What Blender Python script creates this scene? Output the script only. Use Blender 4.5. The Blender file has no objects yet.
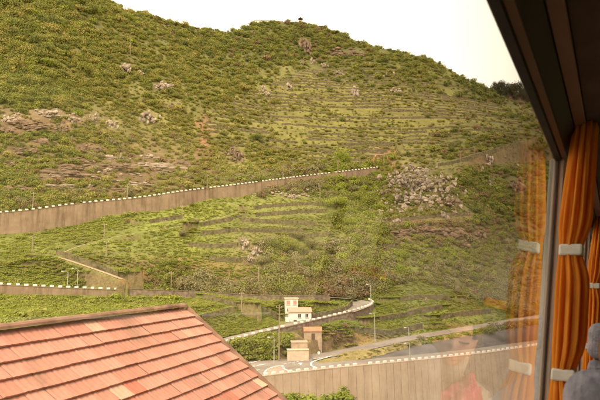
import bpy, bmesh, math, random
import numpy as np
from mathutils import Vector, Matrix, noise as mnoise

R = math.radians
SC = bpy.context.scene
COL = SC.collection
rng = np.random.default_rng(7)
random.seed(7)

# ------------------------------------------------------------------ camera, sky, sun, exposure
F = 540.0                      # focal length in pixels of the 600 x 400 photograph
PITCH = R(7.2)
CP, SP = math.cos(PITCH), math.sin(PITCH)
cam_d = bpy.data.cameras.new('camera')
cam = bpy.data.objects.new('camera', cam_d); COL.objects.link(cam)
cam_d.sensor_width = 36; cam_d.lens = 36 * F / 600
cam_d.clip_start = 0.02; cam_d.clip_end = 9000
cam.rotation_euler = (R(90) + PITCH, 0, 0)
cam_d.dof.use_dof = True; cam_d.dof.focus_distance = 150; cam_d.dof.aperture_fstop = 8.0
SC.camera = cam

world = bpy.data.worlds.new('World'); SC.world = world; world.use_nodes = True
wn = world.node_tree.nodes; wl = world.node_tree.links
sky = wn.new('ShaderNodeTexSky'); sky.sky_type = 'NISHITA'; sky.sun_disc = False
SUN_EL, SUN_AZ = R(52), R(205)
sky.sun_elevation = SUN_EL; sky.sun_rotation = SUN_AZ
sky.air_density = 1.0; sky.dust_density = 5.0; sky.ozone_density = 1.0
hs = wn.new('ShaderNodeHueSaturation'); hs.inputs['Saturation'].default_value = 0.25
mixw = wn.new('ShaderNodeMix'); mixw.data_type = 'RGBA'; mixw.inputs[0].default_value = 0.85
mixw.inputs[7].default_value = (9.7, 8.6, 6.9, 1)          # even cloud cover
wl.new(sky.outputs[0], hs.inputs['Color']); wl.new(hs.outputs[0], mixw.inputs[6])
bg = wn['Background']; bg.inputs[1].default_value = 0.12
wl.new(mixw.outputs[2], bg.inputs[0])

sun_d = bpy.data.lights.new('sun', 'SUN'); sun_d.energy = 1.5; sun_d.angle = R(14)
sun_d.color = (1.0, 0.90, 0.74)
sun = bpy.data.objects.new('sun', sun_d); COL.objects.link(sun)
sdir = Vector((math.sin(SUN_AZ) * math.cos(SUN_EL), math.cos(SUN_AZ) * math.cos(SUN_EL), math.sin(SUN_EL)))
sun.rotation_euler = sdir.to_track_quat('Z', 'Y').to_euler()

SC.view_settings.view_transform = 'Standard'
SC.view_settings.look = 'None'
SC.view_settings.exposure = 1.4
SC.view_settings.gamma = 1.0
SC.render.engine = 'CYCLES'
SC.cycles.use_denoising = True
SC.cycles.max_bounces = 8
SC.cycles.transparent_max_bounces = 12
SC.cycles.use_adaptive_sampling = True

# ------------------------------------------------------------------ helpers
def ray(u, v):
    x, zc = (u - 300) / F, (200 - v) / F
    return x, CP - zc * SP, SP + zc * CP

def P(u, v, Y):
    x, y, z = ray(u, v)
    return Vector((x / y * Y, Y, z / y * Y))

def PZ(u, v, Z):
    x, y, z = ray(u, v)
    return Vector((x / z * Z, y / z * Z, Z))

def proj(x, y, z):
    d = y * CP + z * SP
    return 300 + F * x / d, 200 - F * (z * CP - y * SP) / d

def sstep(a, b, x):
    t = np.clip((x - a) / (b - a), 0, 1)
    return t * t * (3 - 2 * t)

def vnoise(x, y, s=0):
    xi, yi = np.floor(x), np.floor(y)
    fx, fy = x - xi, y - yi
    fx = fx * fx * (3 - 2 * fx); fy = fy * fy * (3 - 2 * fy)
    def h(a, b):
        n = np.sin(a * 127.1 + b * 311.7 + s * 74.7) * 43758.5453
        return n - np.floor(n)
    return (h(xi, yi) * (1 - fx) + h(xi + 1, yi) * fx) * (1 - fy) + (h(xi, yi + 1) * (1 - fx) + h(xi + 1, yi + 1) * fx) * fy

def fbm(x, y, sc, o=4, s=0):
    r = 0; a = 0.5; t = 0
    for i in range(o):
        r = r + a * vnoise(x / sc, y / sc, s + i); t += a
        a *= 0.5; sc *= 0.5
    return r / t - 0.5

def tag(o, label=None, cat=None, group=None, kind=None):
    if label and len(label.split()) > 16: label = label.replace('very large', 'huge').replace('medium sized', 'medium').replace('well ', '').replace('just ', '')
    if label: o['label'] = label
    if cat: o['category'] = cat
    if group: o['group'] = group
    if kind: o['kind'] = kind
    return o

def link(o, parent=None):
    COL.objects.link(o)
    if parent is not None: o.parent = parent
    return o

def empty(name, loc=(0, 0, 0), rz=0):
    o = bpy.data.objects.new(name, None); COL.objects.link(o)
    o.location = loc; o.rotation_euler = (0, 0, rz); o.empty_display_size = 0.2
    return o

def mesh_from(name, verts, faces, mat=None, smooth=False):
    me = bpy.data.meshes.new(name)
    me.from_pydata([tuple(v) for v in verts], [], faces)
    if mat: me.materials.append(mat)
    if smooth: me.polygons.foreach_set('use_smooth', [True] * len(me.polygons))
    me.update()
    return me

def obj(name, me, parent=None, loc=None, rot=None, scale=None):
    o = bpy.data.objects.new(name, me); link(o, parent)
    if loc is not None: o.location = loc
    if rot is not None: o.rotation_euler = rot
    if scale is not None: o.scale = scale
    return o

class MB:
    """collects shapes that make ONE mesh"""
    def __init__(s): s.v = []; s.f = []
    def add(s, v, f):
        n = len(s.v); s.v += [tuple(p) for p in v]; s.f += [tuple(i + n for i in q) for q in f]
        return s
    def box(s, lo, hi, M=None):
        x0, y0, z0 = lo; x1, y1, z1 = hi
        v = [Vector(p) for p in ((x0,y0,z0),(x1,y0,z0),(x1,y1,z0),(x0,y1,z0),(x0,y0,z1),(x1,y0,z1),(x1,y1,z1),(x0,y1,z1))]
        if M is not None: v = [M @ p for p in v]
        return s.add(v, [(0,3,2,1),(4,5,6,7),(0,1,5,4),(1,2,6,5),(2,3,7,6),(3,0,4,7)])
    def hexa(s, b, t):
        """b, t: four points each, anticlockwise seen from above"""
        return s.add(list(b) + list(t), [(0,3,2,1),(4,5,6,7),(0,1,5,4),(1,2,6,5),(2,3,7,6),(3,0,4,7)])
    def tube(s, a, b, r0, r1=None, n=8):
        r1 = r0 if r1 is None else r1
        a, b = Vector(a), Vector(b); d = (b - a).normalized()
        u = d.orthogonal().normalized(); w = d.cross(u)
        v = []
        for p, r in ((a, r0), (b, r1)):
            for i in range(n):
                t = 2 * math.pi * i / n
                v.append(p + u * (r * math.cos(t)) + w * (r * math.sin(t)))
        f = [(i, (i + 1) % n, n + (i + 1) % n, n + i) for i in range(n)]
        f += [tuple(range(n - 1, -1, -1)), tuple(range(n, 2 * n))]
        return s.add(v, f)
    def mesh(s, name, mat, smooth=False): return mesh_from(name, s.v, s.f, mat, smooth)
    def build(s, name, mat, parent=None, smooth=False, bevel=0):
        o = obj(name, s.mesh(name, mat, smooth), parent)
        if bevel:
            m = o.modifiers.new('bevel', 'BEVEL'); m.width = bevel; m.segments = 2; m.limit_method = 'ANGLE'
        return o

# ------------------------------------------------------------------ materials
def mat_new(name):
    m = bpy.data.materials.new(name); m.use_nodes = True
    nt = m.node_tree; b = nt.nodes['Principled BSDF']
    b.inputs['Roughness'].default_value = 0.85
    if 'Specular IOR Level' in b.inputs: b.inputs['Specular IOR Level'].default_value = 0.25
    return m, nt, b

def ramp(nt, fac, stops):
    r = nt.nodes.new('ShaderNodeValToRGB')
    el = r.color_ramp.elements
    while len(el) < len(stops): el.new(0.5)
    for e, (p, c) in zip(el, stops):
        e.position = p; e.color = (*c, 1)
    nt.links.new(fac, r.inputs[0])
    return r.outputs[0]

def noise_tex(nt, scale, detail=4, rough=0.6, coord='Object', vec_scale=None):
    tc = nt.nodes.new('ShaderNodeTexCoord')
    n = nt.nodes.new('ShaderNodeTexNoise')
    n.inputs['Scale'].default_value = scale; n.inputs['Detail'].default_value = detail; n.inputs['Roughness'].default_value = rough
    src = tc.outputs[coord]
    if vec_scale:
        mp = nt.nodes.new('ShaderNodeMapping'); mp.inputs['Scale'].default_value = vec_scale
        nt.links.new(src, mp.inputs[0]); src = mp.outputs[0]
    nt.links.new(src, n.inputs[0])
    return n.outputs[0]

def mixc(nt, a, b, fac, mode='MIX'):
    m = nt.nodes.new('ShaderNodeMix'); m.data_type = 'RGBA'; m.blend_type = mode
    for i, x in ((6, a), (7, b)):
        if isinstance(x, tuple): m.inputs[i].default_value = (*x, 1)
        else: nt.links.new(x, m.inputs[i])
    if isinstance(fac, (int, float)): m.inputs[0].default_value = fac
    else: nt.links.new(fac, m.inputs[0])
    return m.outputs[2]

def bump(nt, b, h, strength, dist):
    n = nt.nodes.new('ShaderNodeBump'); n.inputs['Strength'].default_value = strength; n.inputs['Distance'].default_value = dist
    nt.links.new(h, n.inputs['Height']); nt.links.new(n.outputs[0], b.inputs['Normal'])

def simple_mat(name, c0, c1, scale=1.0, rough=0.85, bmp=0.0, detail=5, vec_scale=None, metal=0):
    m, nt, b = mat_new(name)
    n = noise_tex(nt, scale, detail, 0.6, 'Object', vec_scale)
    nt.links.new(ramp(nt, n, [(0.32, c0), (0.68, c1)]), b.inputs['Base Color'])
    b.inputs['Roughness'].default_value = rough; b.inputs['Metallic'].default_value = metal
    if bmp: bump(nt, b, n, bmp, 0.05)
    return m

def foliage_mat(name, cols, trans=0.25):
    """colour differs from plant to plant and from leaf to leaf"""
    m, nt, b = mat_new(name)
    oi = nt.nodes.new('ShaderNodeObjectInfo')
    n = noise_tex(nt, 2.2, 2, 0.5, 'Object')
    ad = nt.nodes.new('ShaderNodeMath'); ad.operation = 'MULTIPLY_ADD'
    nt.links.new(n, ad.inputs[0]); ad.inputs[1].default_value = 0.55
    ml = nt.nodes.new('ShaderNodeMath'); ml.operation = 'MULTIPLY'
    nt.links.new(oi.outputs['Random'], ml.inputs[0]); ml.inputs[1].default_value = 0.7
    nt.links.new(ml.outputs[0], ad.inputs[2])
    k = len(cols)
    c = ramp(nt, ad.outputs[0], [(0.12 + 0.85 * i / (k - 1), q) for i, q in enumerate(cols)])
    nt.links.new(c, b.inputs['Base Color'])
    b.inputs['Roughness'].default_value = 0.7
    if trans:
        t = nt.nodes.new('ShaderNodeBsdfTranslucent'); nt.links.new(c, t.inputs['Color'])
        mx = nt.nodes.new('ShaderNodeMixShader'); mx.inputs[0].default_value = trans
        nt.links.new(b.outputs[0], mx.inputs[1]); nt.links.new(t.outputs[0], mx.inputs[2])
        nt.links.new(mx.outputs[0], nt.nodes['Material Output'].inputs[0])
    return m

M = {}
M['dark'] = foliage_mat('leaf_dark', [(0.125, 0.145, 0.032), (0.165, 0.182, 0.040), (0.215, 0.222, 0.055)], .35)
M['mid'] = foliage_mat('leaf_mid', [(0.185, 0.197, 0.036), (0.238, 0.245, 0.046), (0.298, 0.29, 0.062)], .35)
M['bright'] = foliage_mat('leaf_bright', [(0.205, 0.24, 0.028), (0.265, 0.30, 0.036), (0.335, 0.36, 0.055)], .35)
M['yellow'] = foliage_mat('leaf_yellow', [(0.245, 0.225, 0.048), (0.305, 0.275, 0.066), (0.375, 0.325, 0.095)], .35)
M['grey'] = foliage_mat('leaf_grey', [(0.20, 0.17, 0.075), (0.27, 0.23, 0.11), (0.34, 0.295, 0.155)], .35)
M['dry'] = foliage_mat('leaf_dry', [(0.18, 0.115, 0.055), (0.25, 0.165, 0.078), (0.33, 0.225, 0.115)], .35)
M['pine'] = foliage_mat('leaf_pine', [(0.03, 0.035, 0.016), (0.045, 0.052, 0.022), (0.07, 0.075, 0.034)])
M['bark'] = simple_mat('bark', (0.06, 0.04, 0.025), (0.14, 0.10, 0.065), 3, bmp=0.6)

m, nt, b = mat_new('terrain')
at_ = nt.nodes.new('ShaderNodeVertexColor'); at_.layer_name = 'Col'
n1 = noise_tex(nt, 0.35, 6, 0.7)
n2 = noise_tex(nt, 1.6, 4, 0.7)
c = mixc(nt, at_.outputs[0], ramp(nt, n1, [(0.3, (0.62, 0.62, 0.6)), (0.5, (1, 1, 1)), (0.72, (1.3, 1.25, 1.15))]), 0.8, 'MULTIPLY')
c = mixc(nt, c, ramp(nt, n2, [(0.3, (0.55, 0.55, 0.55)), (0.55, (1, 1, 1)), (0.75, (1.4, 1.35, 1.3))]), 0.8, 'MULTIPLY')
nt.links.new(c, b.inputs['Base Color']); b.inputs['Roughness'].default_value = 0.95
bump(nt, b, n2, 0.8, 0.4)
M['terrain'] = m

M['rock_pale'] = simple_mat('rock_pale', (0.13, 0.09, 0.06), (0.42, 0.34, 0.26), 2.6, bmp=0.9)
M['rock_brown'] = simple_mat('rock_brown', (0.07, 0.042, 0.025), (0.24, 0.165, 0.105), 2.4, bmp=0.9)
M['rock_grey'] = simple_mat('rock_grey', (0.10, 0.075, 0.055), (0.33, 0.265, 0.20), 2.2, bmp=0.9)
M['stone_wall'] = simple_mat('dry_stone', (0.06, 0.05, 0.025), (0.21, 0.165, 0.09), 1.1, bmp=1.0)
M['asphalt'] = simple_mat('asphalt', (0.20, 0.165, 0.135), (0.29, 0.245, 0.205), 0.25, 0.9)
M['asphalt_dark'] = simple_mat('asphalt_dark', (0.10, 0.088, 0.078), (0.15, 0.132, 0.115), 0.25, 0.9)
M['dirt'] = simple_mat('dirt', (0.24, 0.16, 0.10), (0.40, 0.29, 0.20), 0.6, 0.95)
M['white'] = simple_mat('white_paint', (0.62, 0.58, 0.52), (0.82, 0.79, 0.73), 3, 0.7)
M['island'] = simple_mat('island_paving', (0.34, 0.22, 0.17), (0.46, 0.31, 0.24), 0.6)
M['metal_pole'] = simple_mat('pole_metal', (0.34, 0.32, 0.28), (0.46, 0.43, 0.38), 2, 0.6)
M['wood_pole'] = simple_mat('pole_wood', (0.24, 0.18, 0.12), (0.36, 0.28, 0.20), 4, 0.9, vec_scale=(1, 1, 0.1))
M['lamp_glass'] = simple_mat('lamp_glass', (0.6, 0.58, 0.52), (0.72, 0.7, 0.64), 4, 0.3)

def concrete_mat(name, c0, c1, stain, s_amt):
    m, nt, b = mat_new(name)
    n = noise_tex(nt, 0.25, 6, 0.65)
    st = noise_tex(nt, 0.55, 5, 0.75, 'Object', (1, 1, 0.07))     # run-off streaks down the face
    c = ramp(nt, n, [(0.3, c0), (0.7, c1)])
    c = mixc(nt, c, stain, ramp(nt, st, [(0.46, (0, 0, 0)), (0.70, (s_amt,) * 3)]))
    nt.links.new(c, b.inputs['Base Color']); bump(nt, b, noise_tex(nt, 3, 4), 0.5, 0.05)
    return m
M['wall_up'] = concrete_mat('wall_stone_upper', (0.20, 0.135, 0.085), (0.31, 0.22, 0.145), (0.095, 0.056, 0.033), 0.85)
M['wall_low'] = concrete_mat('wall_concrete_lower', (0.42, 0.31, 0.22), (0.53, 0.41, 0.305), (0.25, 0.165, 0.11), 0.45)
M['wall_dark'] = simple_mat('wall_stone_dark', (0.10, 0.07, 0.048), (0.26, 0.19, 0.135), 1.2, bmp=0.9)

# ------------------------------------------------------------------ roads (centre lines, world space)
def pts(l, off=(0, 0, 0)): return [P(*q) + Vector(off) for q in l]

D_EDGE = pts([(-110,223,164),(-60,219,172),(0,213.5,178),(33,210.5,182),(60,206.5,187),(90,203,192),(125,200,197),(150,197,203),(182,192,211),
              (215,188,222),(250,183.7,233),(270,181,240),(304,176.7,252),(340,172.5,262),(377.5,168,275),(402,166,284)])
def back(edge, w):
    out = []
    for i, p in enumerate(edge):
        d = edge[min(i + 1, len(edge) - 1)] - edge[max(i - 1, 0)]
        out.append(p + Vector((-d.y, d.x, 0)).normalized() * w)
    return out
D_CEN = back(D_EDGE, 3.0)
E_CEN = pts([(402,165,286),(437,163.5,290),(460,158,296),(500,147,310),(540,137,330),(600,128,352)])
C_LEFT = pts([(-110,281,139),(-60,283,141),(0,285.5,144),(60,288.5,147),(124,291,150),(160,292.5,152),(200,294,154),(240,296.5,157),(270,298,161),(300,298,164.5),(330,297.5,168)])
C_LEFT_CEN = back(C_LEFT, 2.7)
HAIR_OUT = pts([(215,347,127.5),(245,338,135),(262,333.5,138),(290,327,143),(320,320,149),(350,313,156),(364,309,161),(372,306,165.5),(375,303.2,170.5),(370,300.8,176)])
HAIR_CEN = []
for i, p in enumerate(HAIR_OUT):
    a = HAIR_OUT[max(i - 1, 0)]; c_ = HAIR_OUT[min(i + 1, len(HAIR_OUT) - 1)]
    d = (c_ - a).normalized(); nrm = Vector((-d.y, d.x, 0)).normalized()
    HAIR_CEN.append(p + nrm * 2.7)
C_CEN = HAIR_CEN + [P(357,299.2,174.5)] + list(reversed(C_LEFT_CEN))
ZL = -21.5
A_EDGE = [PZ(u, v, ZL) for u, v in ((170,388.5),(210,383.5),(250,379),(290,374),(340,368.5),(400,363),(440,359),(490,353.5),(530,347.5),(575,341)) ]
A_CEN = back(A_EDGE, 4.1)
J_CEN = [PZ(u, v, ZL) for u, v in ((150,373),(210,369),(270,366),(318,362.5))]
B_CEN = [PZ(300,359,ZL), PZ(340,353,ZL), P(373,346,147), P(407,338.5,152), P(440,333,157), P(480,326.5,164), P(520,319.5,172), P(575,311,182)]
PATH1 = pts([(32,253,160),(56,256,163)]) + pts([(80,264,158),(105,272.5,154.5),(122,279,152)])
PATH2 = pts([(58,255,164),(75,247,168),(100,240,173),(135,233,180),(165,229,188),(200,222,198),(235,214,208)])
APRON = [P(345,311.5,158.2), P(356,307.5,162.5), P(364,304,167.5), P(362,301.5,172)]
ROADS = [('H', APRON, 6.0, 0), ('D', D_CEN, 5.8, 0), ('E', E_CEN, 4.5, 0), ('C', C_CEN, 5.2, 0), ('A', A_CEN, 8.0, 0), ('J', J_CEN, 14.6, 0), ('B', B_CEN, 6.2, 0),
         ('p1', PATH1, 2.0, 0), ('p2', PATH2, 1.6, 0)]

# bus frame: the coach descends a little along its own road
BV = Vector(ray(617, 305)).normalized()
BN = Vector((BV.y, -BV.x, 0)).normalized()
BU = BN.cross(BV).normalized()
BUSM = Matrix((BN.to_4d(), BV.to_4d(), BU.to_4d(), (0, 0, 0, 1))).transposed()
BUSM = Matrix(((BN.x, BV.x, BU.x, 0), (BN.y, BV.y, BU.y, 0), (BN.z, BV.z, BU.z, 0), (0, 0, 0, 1)))
# bus local axes: x = N (inwards from the glass), y = L (along the coach), z = U (up); the camera is at the origin
ROADU = -2.55
BPATH = []
for l_ in (-80, -40, -10, 0, 12, 26): BPATH.append(BUSM @ Vector((1.0, l_, ROADU)))
q = BPATH[-1].copy(); az = math.atan2(BV.x, BV.y)
for k in range(9):
    az += R(11); q = q + Vector((math.sin(az) * 9, math.cos(az) * 9, -0.3)); BPATH.append(q.copy())

# ------------------------------------------------------------------ terrain: natural surface through control points
CTRL = [  # u, v, forward distance
 (-110,245,162),(-60,242,170),(0,236,176.5),(50,230,185),(82,226,189.5),(107,218,193),(150,213,201.5),(182,208,209),(237,199,227),(270,192,237.5),(304,184,249),(340,182,258),(376,178,270),
 (-110,214,178),(0,207,191),(60,200,200),(125,194,211),(182,186,226),(215,181,238),(270,174,257),(340,165,280),(378,160,294),
 (-110,100,240),(-110,0,290),(-110,-150,400),(0,150,225),(0,100,262),(0,50,298),(0,0,336),(0,-90,415),(60,-60,425),(50,50,310),
 (100,150,250),(100,110,285),(100,70,322),(120,30,372),(108,0,420),(150,15,445),
 (160,150,275),(180,110,318),(180,70,370),(200,29,478),(215,150,285),(230,110,345),(235,60,430),(255,24,545),
 (290,140,320),(290,110,365),(300,75,430),(305,50,490),(300,21,552),(340,140,325),(345,100,395),(350,65,470),(352,39,540),(325,26,548),
 (400,140,338),(400,100,400),(400,70,465),(402,53,515),(432,60,515),(463,76,505),(450,125,360),(450,95,430),(482,86,500),(490,134,345),(530,137,362),(440,150,315),(500,105,440),(520,105,475),(545,118,470),(600,120,440),(600,140,362),
 (398,158,276),(420,176,256),(440,190,243),(430,210,230),(405,220,224),(400,245,209),(405,270,190),(400,294,177),
 (345,195,250),(345,215,229),(345,240,206),(345,265,190),(350,288,179),
 (480,180,272),(465,195,258),(500,205,258),(500,240,230),(470,245,220),(480,270,206),(500,300,188),(460,300,182),(530,300,192),(530,250,238),(530,180,292),(600,200,300),(600,300,200),
 (60,250,166),(30,270,154),(100,262,160),(150,238,181),(150,272,161),(200,248,178),(200,275,164),(250,222,203),(250,250,183),(250,280,169),(300,212,221),(300,240,200),(300,270,183),(300,289,174),
 (-60,260,156),(-60,296,139),(0,298,142),(60,300,145),(120,300,148),(0,310,131),(100,309,134),(180,308,138),(100,322,120),(0,325,117),(200,322,128),(180,300,150),(230,310,143),
 (300,334,141),(340,327,148),(376,312,166),(300,309,154.5),(330,306,160),(270,312,150),
 (400,303,172),(400,318,164),(450,313,171),(385,330,155),(450,325,163),(520,312,176),(350,336,147),(330,343,142),(290,348,134),(250,350,128.5),(250,358,124),(225,352,124),
]
cp = [P(*q) for q in CTRL]
# behind the skyline the ground falls away again
for u, v, Y in ((108,0,420),(150,15,445),(200,29,478),(255,24,545),(300,21,552),(352,39,540),(402,53,515),(432,60,515),(463,76,505),(482,86,500)):
    for k, dz in ((1.14, -14), (1.35, -60)):
        p = P(u, v, Y); cp.append(Vector((p.x * k, p.y * k, p.z + dz)))
for u, v in ((484,86),(504,86),(520,93),(545,100),(600,100)):
    p = P(u, v, 690); cp.append(p); cp.append(Vector((p.x * 1.3, p.y * 1.3, p.z - 60)))
    cp.append(P(u, max(v + 22, 112), 600))
for p in A_EDGE: cp.append(p + Vector((0, -2.5, -12.5)))
for p in A_CEN[3:]: cp.append(p + Vector((0, 5.5, 0.8)))
for p in B_CEN[2:]: cp.append(p + Vector((0, -4.0, -0.4))); cp.append(p + Vector((0, 4.0, 0.3)))
for u, v in ((200,365),(250,364),(300,361)): cp.append(PZ(u, v, ZL + 0.3))
for x in (-140, -80, -20, 40, 90):
    cp.append(Vector((x, 88, -36))); cp.append(Vector((x, 60, -36)))
C0 = np.array([tuple(p) for p in cp])
def tps(d2): return np.where(d2 > 1e-12, d2 * np.log(np.maximum(d2, 1e-12)), 0)
xy = C0[:, :2] / 100.0
n = len(xy)
K = tps(((xy[:, None] - xy[None]) ** 2).sum(-1)) + np.eye(n) * 2e-4
Pm = np.hstack([np.ones((n, 1)), xy])
A_ = np.block([[K, Pm], [Pm.T, np.zeros((3, 3))]])
W_ = np.linalg.solve(A_, np.concatenate([C0[:, 2], np.zeros(3)]))
def natural(x, y):
    sh = x.shape; q = np.stack([x.ravel(), y.ravel()], -1) / 100.0
    out = np.zeros(len(q))
    for i in range(0, len(q), 40000):
        s = q[i:i + 40000]
        k = tps(((s[:, None] - xy[None]) ** 2).sum(-1))
        out[i:i + 40000] = k @ W_[:n] + W_[n] + s @ W_[n + 1:]
    return out.reshape(sh)

def poly_dist(x, y, poly):
    """distance to a polyline, height on it, signed side"""
    best = np.full(x.shape, 1e9); bz = np.zeros(x.shape); sd = np.zeros(x.shape)
    for a, b_ in zip(poly[:-1], poly[1:]):
        dx, dy = b_.x - a.x, b_.y - a.y; L2 = dx * dx + dy * dy
        t = np.clip(((x - a.x) * dx + (y - a.y) * dy) / L2, 0, 1)
        d = np.hypot(x - a.x - t * dx, y - a.y - t * dy)
        k = d < best
        best = np.where(k, d, best); bz = np.where(k, a.z + t * (b_.z - a.z), bz)
        sd = np.where(k, np.sign(dx * (y - a.y) - dy * (x - a.x)), sd)
    return best, bz, sd

def near_ground(x, y):
    d, z, s = poly_dist(x, y, BPATH)
    left = s > 0
    drop = z - 0.12 - np.maximum(d - 4.2, 0) * 0.95
    up = z - 0.12 + np.maximum(d - 4.6, 0) * 2.6  # unseen bank, made steep to keep bright sky out of the far windows
    return np.where(left, np.maximum(drop, -36), np.minimum(up, z + 34))

# step masks for the terraces (photo position -> ground), step heights
def blob(u, v, cu, cv, ru, rv): return np.exp(-((u - cu) / ru) ** 2 - ((v - cv) / rv) ** 2)
def terrace_mask(u, v):
    up = blob(u, v, 345, 95, 75, 26) + blob(u, v, 430, 112, 75, 30) + blob(u, v, 335, 138, 75, 24) + blob(u, v, 500, 130, 50, 20) + blob(u, v, 250, 125, 40, 25)
    mid = blob(u, v, 205, 238, 52, 26) + blob(u, v, 280, 212, 62, 14) + blob(u, v, 175, 222, 40, 12)
    low = blob(u, v, 425, 312, 65, 17) * 1.2
    return np.clip(up * 1.5, 0, 1), np.clip(mid * 1.4, 0, 1), np.clip(low * 1.2, 0, 1)

tt = np.linspace(-0.98, 1.02, 640)
Yr = np.concatenate([np.arange(13, 90, 2.5), np.arange(90, 178, 0.62), np.arange(178, 300, 0.8), np.arange(300, 580, 1.9), np.arange(580, 760, 6), np.arange(760, 1600, 60)])
TT, YY = np.meshgrid(tt, Yr)
XX = TT * YY
H = natural(XX, YY)
far = sstep(760, 1100, YY); H = H * (1 - far) + np.maximum(H * 0.2, 0) * far
# the crest line seen against the sky
su = np.array([-200, 60, 108, 125, 150, 175, 200, 225, 255, 275, 300, 325, 352, 380, 402, 432, 463, 482, 510, 540, 600, 760])
sv = np.array([-400, -80, 1, 5, 14, 24, 29, 29, 23.5, 22.5, 22, 27.5, 39, 47, 53, 60, 77, 87, 101, 116, 118, 118])
fv = np.interp(su, [400, 484, 504, 520, 545, 600, 760], [110, 90, 89, 94, 101, 104, 104])
U0, V0 = proj(XX, YY, H)
lim = np.where(YY < 570, np.interp(U0, su, sv), np.where(U0 > 470, np.interp(U0, su, fv), np.interp(U0, su, sv)))
zc_ = (200 - lim) / F; rr = (SP + zc_ * CP) / (CP - zc_ * SP)
H = np.where((YY > 380) & (H > rr * YY), rr * YY - 0.02 * np.maximum(YY - 540, 0) * (U0 < 470), H)
U0, V0 = proj(XX, YY, H)
# small relief, stronger on the steep rough ground
H += fbm(XX, YY, 26, 4, 3) * 3.0 * sstep(150, 200, YY) * sstep(20, 60, np.abs(V0 - 290) + YY * 0.1)
H += fbm(XX, YY, 5, 3, 9) * 0.9
mu, mm, ml = terrace_mask(U0, V0)
QL = []
for mk, Hs, thr, wq, seed in ((mu, 3.9, 0.66, 1.0, 21), (mm, 3.4, 0.62, 0.45, 33), (ml, 2.6, 0.62, 0.5, 45)):
    q_ = H / Hs + (fbm(XX, YY, 70, 3, seed)) * 2 * wq
    QL.append((mk, Hs, thr, q_))
Hn = H.copy()
for qi, (mk, Hs, thr, q_) in enumerate(QL):
    if qi: continue
    fr = q_ - np.floor(q_)
    g = np.where(fr < thr, 0.22 * fr / thr, 0.22 + 0.78 * (fr - thr) / (1 - thr))
    st = (np.floor(q_) + g - q_) * Hs
    w = sstep(0.25, 0.55, mk)
    H = H + st * w * 0.9
# near side of the valley
nb = sstep(62, 92, YY)
H = near_ground(XX, YY) * (1 - nb) + H * nb
# benches cut for the roads
road_mask = np.zeros(H.shape)
for nm, cen, w, _ in ROADS:
    d, z, s = poly_dist(XX, YY, cen)
    hw = w / 2
    inn = d < hw - 0.55
    bw = {'D': 5.0, 'C': 9.0}.get(nm, 2.5)
    upb = sstep(hw + 0.3, hw + bw, d) if nm != 'C' else np.clip((d - hw - .3) / bw, 0, 1)
    isup = H > z
    Hc = np.where(isup, (z - 0.12) * (1 - upb) + H * upb, np.where(inn, z - 0.12, H))
    if nm in ('B', 'J', 'p1', 'p2', 'E'):
        dn = sstep(hw + 0.3, hw + 2.5, d); Hc = np.where(isup, Hc, (z - 0.12) * (1 - dn) + H * dn)
    else:
        near = (d < hw + 2.2) & ~inn & ~isup
        Hc = np.where(near, np.minimum(H, z - 1.2), Hc)
    H = np.where(d < hw + max(6, bw + .5), Hc, H)
    road_mask = np.maximum(road_mask, 1 - sstep(hw, hw + 0.8, d))

# open drop in front of the tall lower wall
d, z, s_ = poly_dist(XX, YY, A_EDGE)
front = (s_ < 0) & (d < 45) & (YY > 55)
H = np.where(front, np.minimum(H, ZL - 12.6 + np.minimum(d * 0.02, 1)), H)
front_A = front | (YY < 100)

def hgt(x, y):
    """height of the finished ground at a world position"""
    t = x / y
    j = np.clip((t - tt[0]) / (tt[1] - tt[0]), 0, len(tt) - 1.001)
    i = np.clip(np.interp(y, Yr, np.arange(len(Yr))), 0, len(Yr) - 1.001)
    j0, i0 = int(j), int(i); fj, fi = j - j0, i - i0
    return float((H[i0, j0] * (1 - fj) + H[i0, j0 + 1] * fj) * (1 - fi) + (H[i0 + 1, j0] * (1 - fj) + H[i0 + 1, j0 + 1] * fj) * fi)

YS = np.concatenate([np.arange(96, 330, 0.4), np.arange(330, 730, 1.0)])
def ground(u, v, ymin=96):
    """where the sight line through a pixel meets the ground"""
    x, y, z = ray(u, v); t = x / y; r = z / y
    j = np.clip((t - tt[0]) / (tt[1] - tt[0]), 0, len(tt) - 1.001); j0 = int(j); fj = j - j0
    col = H[:, j0] * (1 - fj) + H[:, j0 + 1] * fj
    ys = YS[YS >= ymin]
    hh = np.interp(ys, Yr, col)
    k = np.nonzero(hh >= r * ys)[0]
    if len(k) == 0: return None
    Y = ys[k[0]]
    return Vector((t * Y, Y, float(hh[k[0]])))

# broad asphalt beside the lower road, rising gently to the verge of the branch road
AP_U = (374, 388, 410, 440, 490, 530, 570)
AP_F = [p for p in back([PZ(u, float(np.interp(u, [400, 440, 490, 530, 575], [363, 359, 353.5, 347.5, 341])) if u > 400 else 363 + (400 - u) * .0917, ZL) for u in AP_U], 7.6)]
AP_B = [P(u, v, y) for u, v, y in zip(AP_U, (358.5, 353, 347.5, 341, 332.5, 326, 320), (133, 139, 145, 150, 157, 164.5, 172))]
d1, z1, s1 = poly_dist(XX, YY, AP_F); d2, z2, s2 = poly_dist(XX, YY, AP_B)
ins = (s1 > 0) & (s2 < 0) & (d1 < 22) & (d2 < 22) & (XX / YY > AP_F[0].x / AP_F[0].y) & (XX / YY < 0.52)
wz = d1 / np.maximum(d1 + d2, .01)
H = np.where(ins, z1 * (1 - wz) + z2 * wz - .15, H); road_mask = np.maximum(road_mask, ins * 1.0)
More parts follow.
